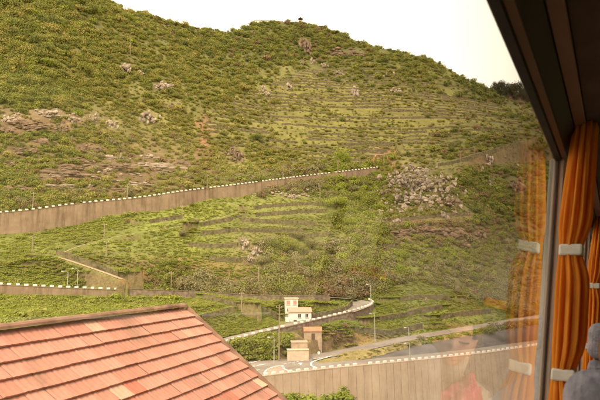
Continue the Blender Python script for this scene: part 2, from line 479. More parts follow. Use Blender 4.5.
# level pads under the small buildings
PADS = {}
for nm, u, v, r in (('shed', 313, 341, 4.6), ('house', 299, 321.5, 7.0)):
    g = ground(u, v); PADS[nm] = g
    d = np.hypot(XX - g.x, YY - g.y - 2.0); w = 1 - sstep(r * .75, r * 1.25, d)
    H = np.where(road_mask < .05, H * (1 - w) + (g.z - .1) * w, H)
# terraces whose walls can be followed in the photograph: level ground behind each wall
TRACED = [([(201,225),(220,221.5),(240,217.5)],'bright green terrace, first from the top left'),([(200,234),(218,232.5),(237,230)],'bright green terrace, second from the top left'),([(189,245.5),(212,246.5),(237,246)],'bright green terrace, third from the top left'),([(209,259),(228,260.5),(247,260)],'lowest bright green terrace beside the rounded field'),
 ([(254,208),(275,205.5),(300,203.5),(327,204.5)],'highest terrace right of the terrace rocks'),([(256,215),(278,213.5),(300,211.5),(327,211)],'second terrace right of the terrace rocks'),([(241,220),(270,222),(300,223),(316,224)],'third terrace right of the terrace rocks'),([(241,230),(270,231),(303,230.5)],'fourth terrace right of the terrace rocks'),([(290,236),(310,236),(330,234)],'short terrace at the left edge of the gully'),
 ([(150,222),(166,219.5),(182,217)],'terrace strip under the upper retaining wall'),([(57,253.5),(75,259),(95,266),(117,275)],'bank above the pale dirt path'),
 ([(379,320),(400,317),(421,311),(442,308)],'upper vine terrace right of the hairpin'),([(354,330),(375,333.5),(388,335.5),(402,331),(422,327)],'dark bank of the lower vine terrace'),([(400,300),(425,297.5),(450,299)],'highest vine terrace under the green slope'),([(440,318),(465,314),(490,312)],'vine terrace at the right near the branch road'),
 ([(241,304),(252,308),(265,312),(277,318)],'vineyard left of the white house'),([(201,319),(217,315),(233,311)],'field just right of the tiled gable'),([(203,297),(220,301),(236,306)],'small field below the left road bend'),
 ([(385,221),(410,219),(440,215),(470,214)],'grassy ledge under the stony spur'),([(300,253),(318,252),(334,254)],'shrubby ledge in the thicket'),([(334,154),(360,151),(387,151)],'reddish bank above the end of the upper wall'),([(338,146),(362,144),(392,146)],'second bank above the end of the upper wall'),([(430,166.5),(450,163),(475,156),(500,149),(520,143)],'track that climbs right behind the stony spur'),([(262,262),(280,260),(297,262)],'ledge under the pale terrace rocks'),([(345,250),(370,247),(395,246)],'ledge right of the gully')]
TRW = []
H_nat = H.copy()
for pl, lb in TRACED:
    uu_ = np.linspace(pl[0][0], pl[-1][0], max(5, int(abs(pl[-1][0] - pl[0][0]) / 4)))
    vv_ = np.interp(uu_, [q[0] for q in pl], [q[1] for q in pl]) if pl[0][0] < pl[-1][0] else None
    g = [ground(float(a), float(b_) + 1.5) for a, b_ in zip(uu_, vv_)]
    g = [q for q in g if q is not None]
    my = sorted(q.y for q in g)[len(g) // 2]; g = [q for q in g if abs(q.y - my) < 25]
    if len(g) < 3: continue
    for _ in range(2): g = [g[0]] + [(g[i - 1] + g[i] * 2 + g[i + 1]) / 4 for i in range(1, len(g) - 1)] + [g[-1]]
    TRW.append((g, lb))
for g, lb in TRW:
    top = [q + Vector((0, .3, 1.35)) for q in g]
    d, z, s_ = poly_dist(XX, YY, top)
    H = np.where((s_ > 0) & (d < 7) & (road_mask < .05), np.maximum(H, z - .1), H)

# ground colour: patches of grass, scrub, soil and rock
UU, VV = proj(XX, YY, H)
PATCH = [  # u, v, ru, rv, colour
 (40,30,80,50,(.10,.105,.03)),(60,78,50,25,(.17,.165,.045)),(30,88,30,15,(.09,.10,.025)),(38,116,50,10,(.22,.15,.09)),(110,162,75,24,(.15,.10,.052)),
 (30,150,40,25,(.14,.105,.045)),(30,130,34,9,(.15,.085,.045)),(150,112,50,28,(.19,.17,.05)),(140,58,60,30,(.16,.145,.05)),(200,60,50,30,(.15,.145,.045)),(199,126,4,7,(.25,.135,.07)),(205,138,4.5,8,(.26,.135,.07)),(213,151,5,8,(.25,.135,.07)),
 (250,40,60,18,(.11,.11,.035)),(310,35,40,20,(.12,.105,.04)),(380,62,40,18,(.11,.11,.035)),(440,75,40,15,(.14,.135,.04)),
 (340,95,80,22,(.185,.165,.048)),(420,112,70,26,(.19,.168,.048)),(330,135,80,22,(.185,.168,.045)),(250,120,40,25,(.175,.158,.046)),(384,158,8,8,(.30,.15,.07)),
 (510,85,40,10,(.05,.055,.02)),(60,240,70,16,(.15,.16,.035)),(120,257,45,16,(.145,.145,.04)),(30,265,40,12,(.14,.15,.035)),(200,225,60,25,(.19,.21,.04)),
 (180,272,40,8,(.21,.14,.05)),(145,278,10,5,(.36,.17,.07)),(205,270,10,5,(.32,.17,.08)),(260,222,50,25,(.18,.18,.05)),(250,245,16,14,(.24,.18,.11)),(300,240,50,20,(.13,.12,.045)),(350,215,25,30,(.16,.17,.045)),
 (425,190,36,22,(.175,.15,.065)),(400,212,50,6,(.18,.17,.05)),(440,232,55,11,(.17,.10,.055)),(430,265,60,20,(.13,.14,.04)),(500,170,40,40,(.12,.115,.04)),(475,170,10,10,(.16,.09,.045)),(500,285,50,18,(.14,.125,.05)),
 (300,285,60,8,(.16,.10,.05)),(280,305,45,8,(.17,.19,.04)),(410,310,60,15,(.17,.19,.04)),(60,303,120,12,(.14,.16,.03)),(240,335,40,15,(.15,.15,.04)),
 (370,350,60,9,(.28,.225,.085)),(345,338,22,6,(.26,.16,.06)),(440,350,40,8,(.30,.22,.09)),(300,345,20,10,(.20,.15,.06)),(300,420,400,15,(.12,.12,.04)),
 (560,200,40,150,(.12,.115,.04)),(-60,150,50,150,(.13,.13,.04)),
]
num = np.zeros(H.shape + (3,)); den = np.full(H.shape, 1e-6)
wu = UU + fbm(XX, YY, 12, 3, 51) * 30; wv = VV + fbm(XX, YY, 12, 3, 77) * 14
for cu, cv, ru, rv, colr in PATCH:
    w = blob(wu, wv, cu, cv, ru, rv) / (ru * rv) ** 0.35
    num += w[..., None] * np.array(colr); den += w
CC = num / den[..., None]
CC = np.where(den[..., None] < 1e-5, np.array([.13, .125, .04]), CC)
# bare earth and stone on the steep risers
gy = np.gradient(H, axis=0) / np.maximum(np.gradient(Yr)[:, None], 0.1)
steep = sstep(0.95, 1.7, np.abs(gy)) * sstep(95, 120, YY) * 0.75
CC = CC * (1 - steep[..., None]) + np.array([.17, .115, .065]) * steep[..., None]
CC = CC * (1 + (fbm(XX, YY, 9, 3, 91) * 0.7)[..., None])
CC = np.clip(CC, 0.02, 0.6)

nr, nc = H.shape
V3 = np.stack([XX, YY, H], -1).reshape(-1, 3)
ii, jj = np.meshgrid(np.arange(nr - 1), np.arange(nc - 1), indexing='ij')
a0 = (ii * nc + jj).ravel()
Fq = np.stack([a0, a0 + 1, a0 + nc + 1, a0 + nc], -1)
me = bpy.data.meshes.new('hillside')
me.vertices.add(len(V3)); me.vertices.foreach_set('co', V3.ravel())
me.loops.add(Fq.size); me.loops.foreach_set('vertex_index', Fq.ravel())
me.polygons.add(len(Fq)); me.polygons.foreach_set('loop_start', np.arange(0, Fq.size, 4)); me.polygons.foreach_set('loop_total', np.full(len(Fq), 4))
me.update(calc_edges=True)
ca = me.color_attributes.new('Col', 'FLOAT_COLOR', 'POINT')
ca.data.foreach_set('color', np.concatenate([CC.reshape(-1, 3), np.ones((len(V3), 1))], 1).ravel())
me.materials.append(M['terrain']); me.polygons.foreach_set('use_smooth', [True] * len(me.polygons))
hill = obj('hillside', me); tag(hill, 'steep green terraced hillside with rocky slopes', kind='structure')

# the slope under and behind the coach, with the unseen bank added beside it
gx, gyy = np.meshgrid(np.arange(-170, 190, 2.0), np.arange(-120, 15.5, 1.5))
gh = near_ground(gx, gyy) - np.where(gyy > 12, 0.3, 0.0)
vs = [(float(a), float(b_), float(c_)) for a, b_, c_ in zip(gx.ravel(), gyy.ravel(), gh.ravel())]
w_ = gx.shape[1]
fs = [(i * w_ + j, i * w_ + j + 1, (i + 1) * w_ + j + 1, (i + 1) * w_ + j) for i in range(gx.shape[0] - 1) for j in range(w_ - 1)]
me = mesh_from('near_slope', vs, fs, M['terrain'], True)
ca = me.color_attributes.new('Col', 'FLOAT_COLOR', 'POINT')
ca.data.foreach_set('color', [.13, .125, .04, 1] * len(vs))
tag(obj('near_slope', me), 'grassy slope falling away below the coach road, with added bank darkening far windows', kind='structure')
# wide ground to the horizon
me = mesh_from('valley_ground', [(-2600, -2600, -60), (2600, -2600, -60), (2600, 2600, -60), (-2600, 2600, -60)], [(0, 1, 2, 3)], M['dirt'])
tag(obj('valley_ground', me), 'low ground running out to the horizon', kind='structure')

# ------------------------------------------------------------------ road surfaces
def resample(poly, step):
    out = [poly[0].copy()]; 
    for a, b_ in zip(poly[:-1], poly[1:]):
        k = max(1, int(round((b_ - a).length / step)))
        for i in range(1, k + 1): out.append(a.lerp(b_, i / k))
    return out

def smooth_poly(poly, step=1.5, it=6):
    p = resample(poly, step)
    for _ in range(it):
        p = [p[0]] + [(p[i - 1] + p[i] * 2 + p[i + 1]) / 4 for i in range(1, len(p) - 1)] + [p[-1]]
    return p

def frames(poly):
    fr = []
    for i, p in enumerate(poly):
        d = (poly[min(i + 1, len(poly) - 1)] - poly[max(i - 1, 0)]); d.z = 0; d.normalize()
        fr.append((p, d, Vector((-d.y, d.x, 0))))      # point, direction, left
    return fr

def strip(name, poly, w, mat, lift, label):
    v, f = [], []
    for p, d, l in frames(smooth_poly(poly)):
        for s, dz in ((-1, 0), (-0.35, 0.05), (0.35, 0.05), (1, 0)):
            v.append(p + l * (s * w / 2) + Vector((0, 0, dz + lift)))
    k = len(v) // 4
    for i in range(k - 1):
        for j in range(3):
            f.append((i * 4 + j + 1, i * 4 + j, i * 4 + 4 + j, i * 4 + 5 + j))
    o = obj(name, mesh_from(name, v, f, mat, True)); tag(o, label, kind='structure'); return o

strip('upper_road', D_CEN, 5.6, M['asphalt'], 0.0, 'road climbing above the long upper retaining wall')
strip('ridge_track', E_CEN, 4.2, M['dirt'], 0.0, 'track crossing the right hand slope')
hair = strip('hairpin_road', C_CEN, 5.0, M['asphalt'], 0.0, 'grey road bending round a hairpin above the white house')
strip('hairpin_apron', APRON, 6.5, M['asphalt'], 0.01, 'wide grey apron on the inside of the hairpin bend')
lower = strip('lower_road', A_CEN, 7.6, M['asphalt'], 0.012, 'lower road along the tall concrete wall')
strip('branch_road', B_CEN, 6.0, M['asphalt'], 0.020, 'road branching off and climbing to the right')
strip('dirt_path', PATH1, 1.8, M['dirt'], 0.0, 'pale dirt path down to the left road')
strip('field_path', PATH2, 1.3, M['dirt'], 0.0, 'narrow path crossing the green field')
strip('coach_road', BPATH, 8.2, M['asphalt'], 0.0, 'road the coach stands on')
jn = strip('road_junction', J_CEN, 14.2, M['asphalt'], 0.004, 'asphalt junction with dashed white lines')
av, af = [], []
for i, (a, b_) in enumerate(zip(AP_F, AP_B)):
    for k in range(5): q = a.lerp(b_, k / 4); av.append(q + Vector((0, 0, .02)))
for i in range(len(AP_F) - 1):
    for k in range(4): af.append((i * 5 + k, i * 5 + 5 + k, i * 5 + 6 + k, i * 5 + 1 + k))
tag(obj('roadside_apron', mesh_from('roadside_apron', av, af, M['asphalt_dark'], True)), 'broad dark grey apron between lower road and verge', kind='structure')
# painted markings (parts of the junction and the roads)
def dash(parent, a, b_, w, z=ZL + 0.09, name='road_marking'):
    a, b_ = Vector(a), Vector(b_); d = (b_ - a); d.z = 0; d.normalize(); l = Vector((-d.y, d.x, 0)) * w / 2
    A, B = Vector((a.x, a.y, z)), Vector((b_.x, b_.y, z)); up = Vector((0, 0, 0.02))
    mb = MB(); mb.hexa([A - l, B - l, B + l, A + l], [A - l + up, B - l + up, B + l + up, A + l + up])
    mb.build(name, M['white'], parent)
def pix_line(parent, pl, n_dash, w, fill=0.6):
    q = [PZ(u, v, ZL) for u, v in pl]; L = [0]
    for a, b_ in zip(q[:-1], q[1:]): L.append(L[-1] + (b_ - a).length)
    def atl(s):
        for i in range(len(q) - 1):
            if s <= L[i + 1]: return q[i].lerp(q[i + 1], (s - L[i]) / (L[i + 1] - L[i]))
        return q[-1]
    for k in range(n_dash):
        s0 = L[-1] * k / n_dash; s1 = L[-1] * (k + fill) / n_dash
        dash(parent, atl(s0), atl(s1), w)
pix_line(jn, [(266,376),(264,373.5),(267,370),(274,367),(282,366)], 6, 0.45, 0.75)
pix_line(jn, [(282,366),(284,369),(288,371.5),(296,372),(304,371)], 7, 0.6, 0.6)
pix_line(jn, [(284,364.5),(300,361.5),(318,358.5),(334,356)], 12, 0.3, 0.55)
pix_line(jn, [(330,357),(318,360),(311,363),(311,366),(316,368)], 14, 0.45, 1.0)
pix_line(jn, [(248,364),(262,360.5),(284,357.5)], 8, 0.3, 1.0)
pix_line(jn, [(244,368),(258,366),(268,364)], 2, 0.5, 0.8)
pix_line(jn, [(246,372),(262,370)], 2, 0.5, 0.7)
mb = MB(); q = [PZ(u, v, ZL + 0.06) for u, v in ((267,375),(265.5,373),(269,370),(275,367.6),(281,366.6),(282.5,368.5),(285.5,371),(287,372.5),(277,374))]
cq = sum(q, Vector()) / len(q); up = Vector((0, 0, 0.12))
mb.add(q + [p + up for p in q], [tuple(range(len(q), 2 * len(q)))] + [(i, (i + 1) % len(q), len(q) + (i + 1) % len(q), len(q) + i) for i in range(len(q))])
mb.build('traffic_island', M['island'], jn)
mb = MB(); q = [PZ(u, v, ZL + 0.09) for u, v in ((298,363.3),(302.5,362.7),(300.8,365.2))]
mb.add([p for p in q] + [p + Vector((0, 0, 0.02)) for p in q], [(3, 4, 5), (0, 1, 4, 3), (1, 2, 5, 4), (2, 0, 3, 5)]); mb.build('yield_marking', M['white'], jn)

# ------------------------------------------------------------------ retaining walls with white guard blocks
block_me = None
def guard_block(parent, p, d, l, size=(0.95, 0.42, 0.5)):
    global block_me
    if block_me is None:
        bm = bmesh.new(); bmesh.ops.create_cube(bm, size=1); bmesh.ops.bevel(bm, geom=bm.edges[:], offset=0.08, segments=1, affect='EDGES')
        block_me = bpy.data.meshes.new('guard_block'); bm.to_mesh(block_me); bm.free(); block_me.materials.append(M['white'])
    o = obj('guard_block', block_me, parent); o.location = p; o.rotation_euler = (0, 0, math.atan2(d.y, d.x) + random.uniform(-.04, .04)); o.scale = tuple(s * random.uniform(.92, 1.06) for s in size)
    return o

def retaining(name, edge, height, label, group, mat, step=2.0, blocks=True, side=-1, thick=0.7, panels=False, skip=lambda p: False, par=0.12, bsize=(0.95, 0.42, 0.5)):
    """edge: top line of the wall; side -1 = open side on the right of the running direction"""
    fr = frames(smooth_poly(edge, step, 3))
    base = empty(name, fr[0][0] - Vector((0, 0, height)))
    tag(base, label, 'retaining wall', group)
    o0 = base.location
    v, f = [], []
    for i, (p, d, l) in enumerate(fr):
        out = l * side
        hgt_ = height if not callable(height) else height(i / (len(fr) - 1))
        top = p.z + par - o0.z
        lo = p.z - hgt_ - o0.z
        c = p - o0; c.z = 0
        bat = hgt_ * 0.05
        v += [c + out * (0.05 + bat) + Vector((0, 0, lo)), c + out * 0.05 + Vector((0, 0, top)), c - out * (thick - .05) + Vector((0, 0, top)), c - out * (thick - .05) + Vector((0, 0, lo))]
    for i in range(len(fr) - 1):
        a, b_ = i * 4, i * 4 + 4
        for j in range(4):
            q = (a + j, a + (j + 1) % 4, b_ + (j + 1) % 4, b_ + j)
            f.append(q if side < 0 else q[::-1])
    f.append((3, 2, 1, 0)); e = (len(fr) - 1) * 4; f.append((e, e + 1, e + 2, e + 3))
    bd = mesh_from('wall_body', v, f, mat); obj('wall_body', bd, base)
    # coping
    cv, cf = [], []
    for p, d, l in fr:
        out = l * side; c = p - o0; c.z = p.z + par - o0.z
        cv += [c + out * 0.16 + Vector((0, 0, 0.004)), c + out * 0.16 + Vector((0, 0, .16)), c - out * (thick) + Vector((0, 0, .16)), c - out * (thick) + Vector((0, 0, 0.004))]
    for i in range(len(fr) - 1):
        a, b_ = i * 4, i * 4 + 4
        for j in range(4):
            q = (a + j, a + (j + 1) % 4, b_ + (j + 1) % 4, b_ + j); cf.append(q if side < 0 else q[::-1])
    obj('coping', mesh_from('coping', cv, cf, mat), base)
    if panels:
        for i in range(len(fr) - 1):
            (p, d, l), (p2, d2, l2) = fr[i], fr[i + 1]
            g = 0.018; a = p.lerp(p2, g) - o0; b_ = p.lerp(p2, 1 - g) - o0
            o1, o2 = l * side, l2 * side; h1 = height; off = 0.12 + random.uniform(0, .04); bt = h1 * .05
            za, zb = a.z + par - .02, b_.z + par - .02
            A, B = Vector((a.x, a.y, 0)), Vector((b_.x, b_.y, 0))
            mb = MB()
            pv = [A + o1 * (.04 + bt) + Vector((0, 0, za - h1)), A + o1 * (off + bt) + Vector((0, 0, za - h1)), B + o2 * (off + bt) + Vector((0, 0, zb - h1)), B + o2 * (.04 + bt) + Vector((0, 0, zb - h1)),
                  A + o1 * .04 + Vector((0, 0, za)), A + o1 * off + Vector((0, 0, za)), B + o2 * off + Vector((0, 0, zb)), B + o2 * .04 + Vector((0, 0, zb))]
            mb.hexa(pv[:4], pv[4:]); mb.build('wall_panel', mat, base)
    if blocks:
        for i, (p, d, l) in enumerate(fr):
            if skip(p) or random.random() < .035: continue
            guard_block(base, p - o0 - l * side * 0.25 + Vector((0, 0, par + .16 + bsize[2] / 2 - .02)), d, l, bsize)
    return base

retaining('retaining_wall', D_EDGE[:13], 9.0, 'long tall stained retaining wall of the upper road, left stretch', 'roadside retaining walls', M['wall_up'])
retaining('retaining_wall', D_EDGE[12:15], 6.5, 'short upper retaining wall right of the shrubby rocks, ending at the spur', 'roadside retaining walls', M['wall_up'], par=0.121)
retaining('retaining_wall', C_LEFT[:5], 3.6, 'low brown retaining wall of the left road behind the tiled roof', 'roadside retaining walls', M['wall_up'])
retaining('retaining_wall', C_LEFT[4:], 1.6, 'low dark stone wall edging the road behind the vineyards', 'roadside retaining walls', M['wall_dark'], blocks=False, par=0.6)
retaining('retaining_wall', HAIR_OUT, 2.6, 'curved retaining wall with white blocks round the hairpin bend', 'roadside retaining walls', M['wall_dark'], skip=lambda p: False)
retaining('retaining_wall', A_EDGE, 13.0, 'tall pale concrete retaining wall with vertical joints below the lower road', 'roadside retaining walls', M['wall_low'], panels=True)
# low stone wall round the field inside the hairpin
isl = [P(*q) for q in ((352,302.5,165.5),(346,308.5,160),(330,313,156),(312,316.5,152))]
isl2 = [P(*q) for q in ((352,302.5,165.5),(351,299,169),(340,297.3,168.5))]
def stone_wall(name, line, height, label, group=None, cat='stone wall', thick=0.5, below=1.5, mat=None):
    v, f = [], []; line = resample(line, 1.6); fr = frames(line); o0 = line[0].copy()
    for i, (p, d, l) in enumerate(fr):
        c = p - o0; tp = height * random.uniform(.86, 1.1); j = [random.uniform(-.08, .08) for _ in range(4)]
        v += [c - l * (thick / 2 + j[0]) + Vector((0, 0, -below)), c - l * (thick * .42 + j[1]) + Vector((0, 0, tp)), c + l * (thick * .42 + j[2]) + Vector((0, 0, tp * random.uniform(.93, 1.03))), c + l * (thick / 2 + j[3]) + Vector((0, 0, -below))]
    for i in range(len(fr) - 1):
        a, b_ = i * 4, i * 4 + 4
        for k in range(4): f.append((a + k, a + (k + 1) % 4, b_ + (k + 1) % 4, b_ + k))
    f.append((3, 2, 1, 0)); e = (len(fr) - 1) * 4; f.append((e, e + 1, e + 2, e + 3))
    o = obj(name, mesh_from(name, v, f, mat or M['stone_wall'])); o.location = o0
    tag(o, label, cat, group); return o
stone_wall('field_wall', isl, 0.8, 'curved stone wall on the near side of the hairpin field')

MARKS = [(298,315,'the white house'),(312,333,'the red roofed shed'),(370,302,'the hairpin bend'),(56,256,'the bend of the dirt path'),(140,252,'the rounded field'),(72,284,'the two lamps of the left road'),(205,140,'the red soil scar'),
 (300,20,'the summit lookout'),(265,24,'the pale ridge building'),(12,118,'the leftmost pale crag'),(50,113,'the widest pale crag at left'),(95,118,'the small crags of the left slope'),(150,117,'the lone crag above the upper wall'),(127,68,'the pale rocks high on the left slope'),(160,86,'the crag below the tall pale pole'),
 (131,45,'the tall pale pole'),(307,48,'the summit crag'),(345,53,'the brown crags right of the summit'),(354,91,'the upright crag on the terraces'),(266,91,'the twin pale crags'),(395,85,'the crags on the upper right terraces'),(384,160,'the reddish road cut'),(425,190,'the stony spur'),(440,232,'the brown rock band'),
 (468,157,'the two poles of the right track'),(292,195,'the rocks under the upper road'),(337,212,'the gully trees'),(250,248,'the pale rocks beside the terraces'),(207,181,'the upper road pole above the terraces'),(127,192,'the upper road pole above the rounded field'),(32,202,'the leftmost upper road pole'),(283,172,'the upper road pole among shrubs'),(338,166,'the upper road pole near the spur'),
 (171,281,'the pole among orange bushes'),(258,283,'the tall pole over the vineyard'),(241,303,'the pole by the dark stone wall'),(410,310,'the vine terraces'),(375,328,'the lamp of the branch road'),(274,350,'the junction lamp'),(489,158,'the crag above the right slope'),(515,185,'the brown crag beside the curtain'),(117,158,'the pale ledges above the upper wall'),(70,165,'the brown ledges above the upper wall'),
 (60,30,'the bushy top of the left slope'),(20,60,'the dark thicket at far left'),(190,40,'the dip in the skyline'),(430,70,'the right end of the ridge'),(450,120,'the right hand terraces'),(345,120,'the middle of the upper terraces'),(280,130,'the left end of the upper terraces'),(205,235,'the middle terraces'),(300,250,'the brownish thicket'),(440,268,'the green slope under the spur'),(500,290,'the bank beside the curtain'),(500,220,'the dark slope right of the spur'),
 (60,305,'the crop field behind the tiled roof'),(150,308,'the gable of the tiled roof'),(230,330,'the bushes below the vineyard'),(370,350,'the yellow embankment')]
def where(u, v):
    d, (mu_, mv_, nm) = min((((u - a) ** 2 + (v - b_) ** 2, (a, b_, c_)) for a, b_, c_ in MARKS), key=lambda q: q[0])
    dx, dy = u - mu_, v - mv_; d = math.sqrt(d)
    if d < 4: return 'at ' + nm
    k = 'just ' if d < 10 else ('' if d < 24 else 'well ')
    if abs(dx) > 2.2 * abs(dy): return k + ('right of ' if dx > 0 else 'left of ') + nm
    if abs(dy) > 2.2 * abs(dx): return k + ('below ' if dy > 0 else 'above ') + nm
    return k + ('below ' if dy > 0 else 'above ') + 'and ' + ('right of ' if dx > 0 else 'left of ') + nm
def size_word(px): return 'very large' if px > 12 else ('large' if px > 8.5 else ('medium sized' if px > 6 else 'small'))

# ------------------------------------------------------------------ terrace walls, one object for each stretch
def terrace_walls(idx, label_fn, group, maxn, hmin, hmax, seg=(14, 46), face=0.55):
    mk, Hs, thr, q_ = QL[idx]
    rnd = random.Random(100 + idx)
    segs = []
    lo, hi = int(np.floor(q_[(mk > .5)].min())), int(np.ceil(q_[(mk > .5)].max()))
    rows = np.nonzero((mk > 0.5).any(1))[0]; r0, r1 = rows[0], rows[-1]
    for k in range(lo, hi + 1):
        lev = k + thr + 0.02; cur = []; target = rnd.randint(*seg)
        for j in range(nc):
            a, b_ = q_[r0:r1, j], q_[r0 + 1:r1 + 1, j]
            x_ = np.nonzero((a < lev) & (b_ >= lev) & (mk[r0:r1, j] > 0.5) & (road_mask[r0:r1, j] < .05))[0]
            pt = None
            if len(x_):
                i = r0 + x_[0]; t = (lev - q_[i, j]) / max(q_[i + 1, j] - q_[i, j], 1e-6)
                Y = Yr[i] + t * (Yr[i + 1] - Yr[i]); pt = Vector((tt[j] * Y, Y, H[i, j] * (1 - t) + H[i + 1, j] * t))
            if pt is None or (cur and (pt - cur[-1]).length > 5 + 0.012 * pt.y) or len(cur) >= target:
                if len(cur) >= 7: segs.append(cur)
                cur = []; target = rnd.randint(*seg)
                if pt is not None and rnd.random() < 0.25: pt = None
            if pt is not None: cur.append(pt)
        if len(cur) >= 7: segs.append(cur)
    rnd.shuffle(segs)
    segs = segs[:maxn]
    for s in segs:
        hh = rnd.uniform(hmin, hmax)
        l = [p + Vector((0, -face, 0)) for p in s]
        u, v = proj(*s[len(s) // 2])
        stone_wall('terrace_wall', l, hh, label_fn(u, v), group, 'terrace wall', 0.6, 1.4)
    return len(segs)

def up_label(u, v): return 'dry stone terrace wall ' + where(u, v)
n_t = terrace_walls(0, up_label, 'stone terrace walls on the upper slope', 190, 0.5, 1.2, (8, 44))
for g, lb in TRW:
    stone_wall('terrace_wall', g, 1.4, 'dark dry stone wall holding the ' + lb, 'traced stone terrace walls', 'terrace wall', .7, 2.0)

# ------------------------------------------------------------------ plants
def leaf_cloud(seed, n, lobes, leaf, flat=0.75, tri=False, spread=0.45):
    """leaf-sized faces spread through an uneven crown of about unit radius, base at z = 0"""
    r = random.Random(seed)
    cs = []
    for i in range(lobes):
        a = r.uniform(0, 6.283); d = r.uniform(0.1, spread) if lobes > 1 else 0
        cs.append((Vector((math.cos(a) * d, math.sin(a) * d, r.uniform(.25, .75) * flat)), r.uniform(.36, .62)))
    v, f = [], []
    for i in range(n):
        c, rad = r.choice(cs)
        d = Vector((r.gauss(0, 1), r.gauss(0, 1), r.gauss(0.25, 1))).normalized()
        p = c + Vector((d.x, d.y, d.z * flat)) * rad * (r.random() ** 0.35) * r.uniform(.85, 1.12)
        p.z = max(p.z, 0.01)
        nrm = (d + Vector((r.gauss(0, .32), r.gauss(0, .32), r.gauss(.35, .3)))).normalized()
        t = nrm.orthogonal().normalized(); t.rotate(Matrix.Rotation(r.uniform(0, 6.28), 3, nrm)); b2 = nrm.cross(t)
        s = leaf * r.uniform(.6, 1.4); k = len(v)
        if tri:
            v += [p - t * s, p + t * s * .5 + b2 * s * .6, p + t * s * .5 - b2 * s * .6]; f.append((k, k + 1, k + 2))
        else:
            v += [p - t * s, p - b2 * s * .6, p + t * s, p + b2 * s * .6 + nrm * s * .3]; f.append((k, k + 1, k + 2, k + 3))
    return v, f

KINDS = ['dark', 'mid', 'bright', 'yellow', 'grey', 'dry']
BUSH = {}
for ki, k in enumerate(KINDS):
    BUSH[k] = []
    for s in range(3):
        v, f = leaf_cloud(1000 + ki * 10 + s, 380, 6 if k != 'grey' else 3, 0.085, 0.75 if k != 'grey' else .85, False)
        BUSH[k].append(mesh_from('shrub', v, f, M[k]))
    if k in ('bright', 'yellow', 'mid'):
        v, f = leaf_cloud(1500 + ki, 130, 6, 0.14, 0.4, False, 0.75)
        BUSH[k + '_low'] = [mesh_from('low_plant', v, f, M[k])]

BIGBUSH = {}
for ki, k in enumerate(KINDS):
    BIGBUSH[k] = []
    for s in range(3):
        v, f = leaf_cloud(2000 + ki * 10 + s, 1000, 8 if k != 'grey' else 4, 0.05, 0.75 if k != 'grey' else .85, False)
        BIGBUSH[k].append(mesh_from('shrub', v, f, M[k]))

ZONES = [ # u, v, ru, rv, density, size (m), kinds
 (40,25,70,45,1.0,3.2,'dark.2 mid.45 yellow.25 bright.1'),(60,75,50,25,.8,1.7,'yellow.65 mid.3 bright.05'),(30,90,30,14,.95,2.6,'dark.3 mid.6 bright.1'),(40,116,50,9,.25,1.3,'mid.5 yellow.5'),
 (110,162,75,24,.55,1.5,'mid.35 yellow.35 dry.2 grey.1'),(30,150,40,25,.7,1.7,'mid.6 dark.3 yellow.1'),(150,110,45,28,.75,1.3,'yellow.6 mid.3 grey.1'),(140,58,60,30,.75,2.2,'mid.45 yellow.4 dark.15'),(200,60,50,30,.8,2.5,'mid.55 yellow.35 dark.1'),
 (205,140,9,18,.25,1.0,'mid1'),(250,40,55,18,1.0,3.0,'dark.3 mid.6 dry.1'),(310,35,40,18,1.0,2.8,'dark.3 mid.5 dry.2'),(385,62,45,16,1.0,2.8,'dark.25 mid.55 yellow.2'),(440,78,35,14,.8,2.2,'mid.6 yellow.4'),
 (340,92,75,22,.6,1.15,'yellow.6 mid.3 dark.1'),(420,112,70,26,.6,1.1,'yellow.65 mid.3 dark.05'),(330,138,80,22,.62,1.1,'yellow.55 mid.4 dark.05'),(250,115,35,25,.6,1.5,'yellow.5 mid.45 dark.05'),
 (245,160,30,10,.8,1.8,'mid.5 yellow.5'),(300,183,30,7,1.0,2.2,'grey.35 mid.4 dry.25'),(60,240,75,14,1.0,.8,'mid.55 bright.45'),(120,257,40,15,.9,.55,'mid.6 yellow.4'),(30,266,40,12,.9,.8,'mid.55 bright.45'),
 (190,224,55,22,.8,.8,'bright.75 yellow.2 mid.05'),(180,272,40,8,.55,1.2,'mid.5 bright.3 dry.2'),(265,218,50,17,.8,.8,'bright.45 yellow.45 mid.1'),(250,246,16,12,.4,1.2,'grey.6 yellow.4'),(300,250,48,15,1.0,2.0,'grey.4 mid.35 dry.1 dark.15'),
 (350,212,24,30,1.0,2.4,'mid.5 bright.4 grey.1'),(425,188,34,20,.75,1.2,'yellow.55 mid.45'),(420,214,60,7,.8,1.2,'yellow.5 mid.5'),(440,234,55,9,.7,1.4,'dry.4 mid.4 grey.2'),(430,265,60,20,.95,1.6,'mid.65 bright.15 grey.2'),
 (500,170,40,40,.9,2.0,'dark.25 mid.55 dry.2'),(500,285,50,18,.8,1.6,'mid.45 grey.4 dry.15'),(300,284,60,8,1.0,2.2,'dry.35 grey.35 mid.3'),(280,304,40,6,1.0,.8,'bright.8 mid.2'),(330,306,20,7,1.0,.7,'bright.6 yellow.4'),(410,310,60,14,1.0,.8,'bright.8 mid.2'),
 (60,305,120,12,1.0,1.0,'mid.5 bright.5'),(238,335,38,15,1.0,1.0,'mid.75 bright.25'),(240,310,35,8,1.0,1.1,'mid.6 bright.4'),(370,350,60,9,.10,.6,'yellow1'),(345,338,25,6,.3,.7,'yellow.6 dry.4'),(395,331,35,4,1.0,.9,'bright1'),(510,86,40,10,1.0,3.5,'dark1'),
]
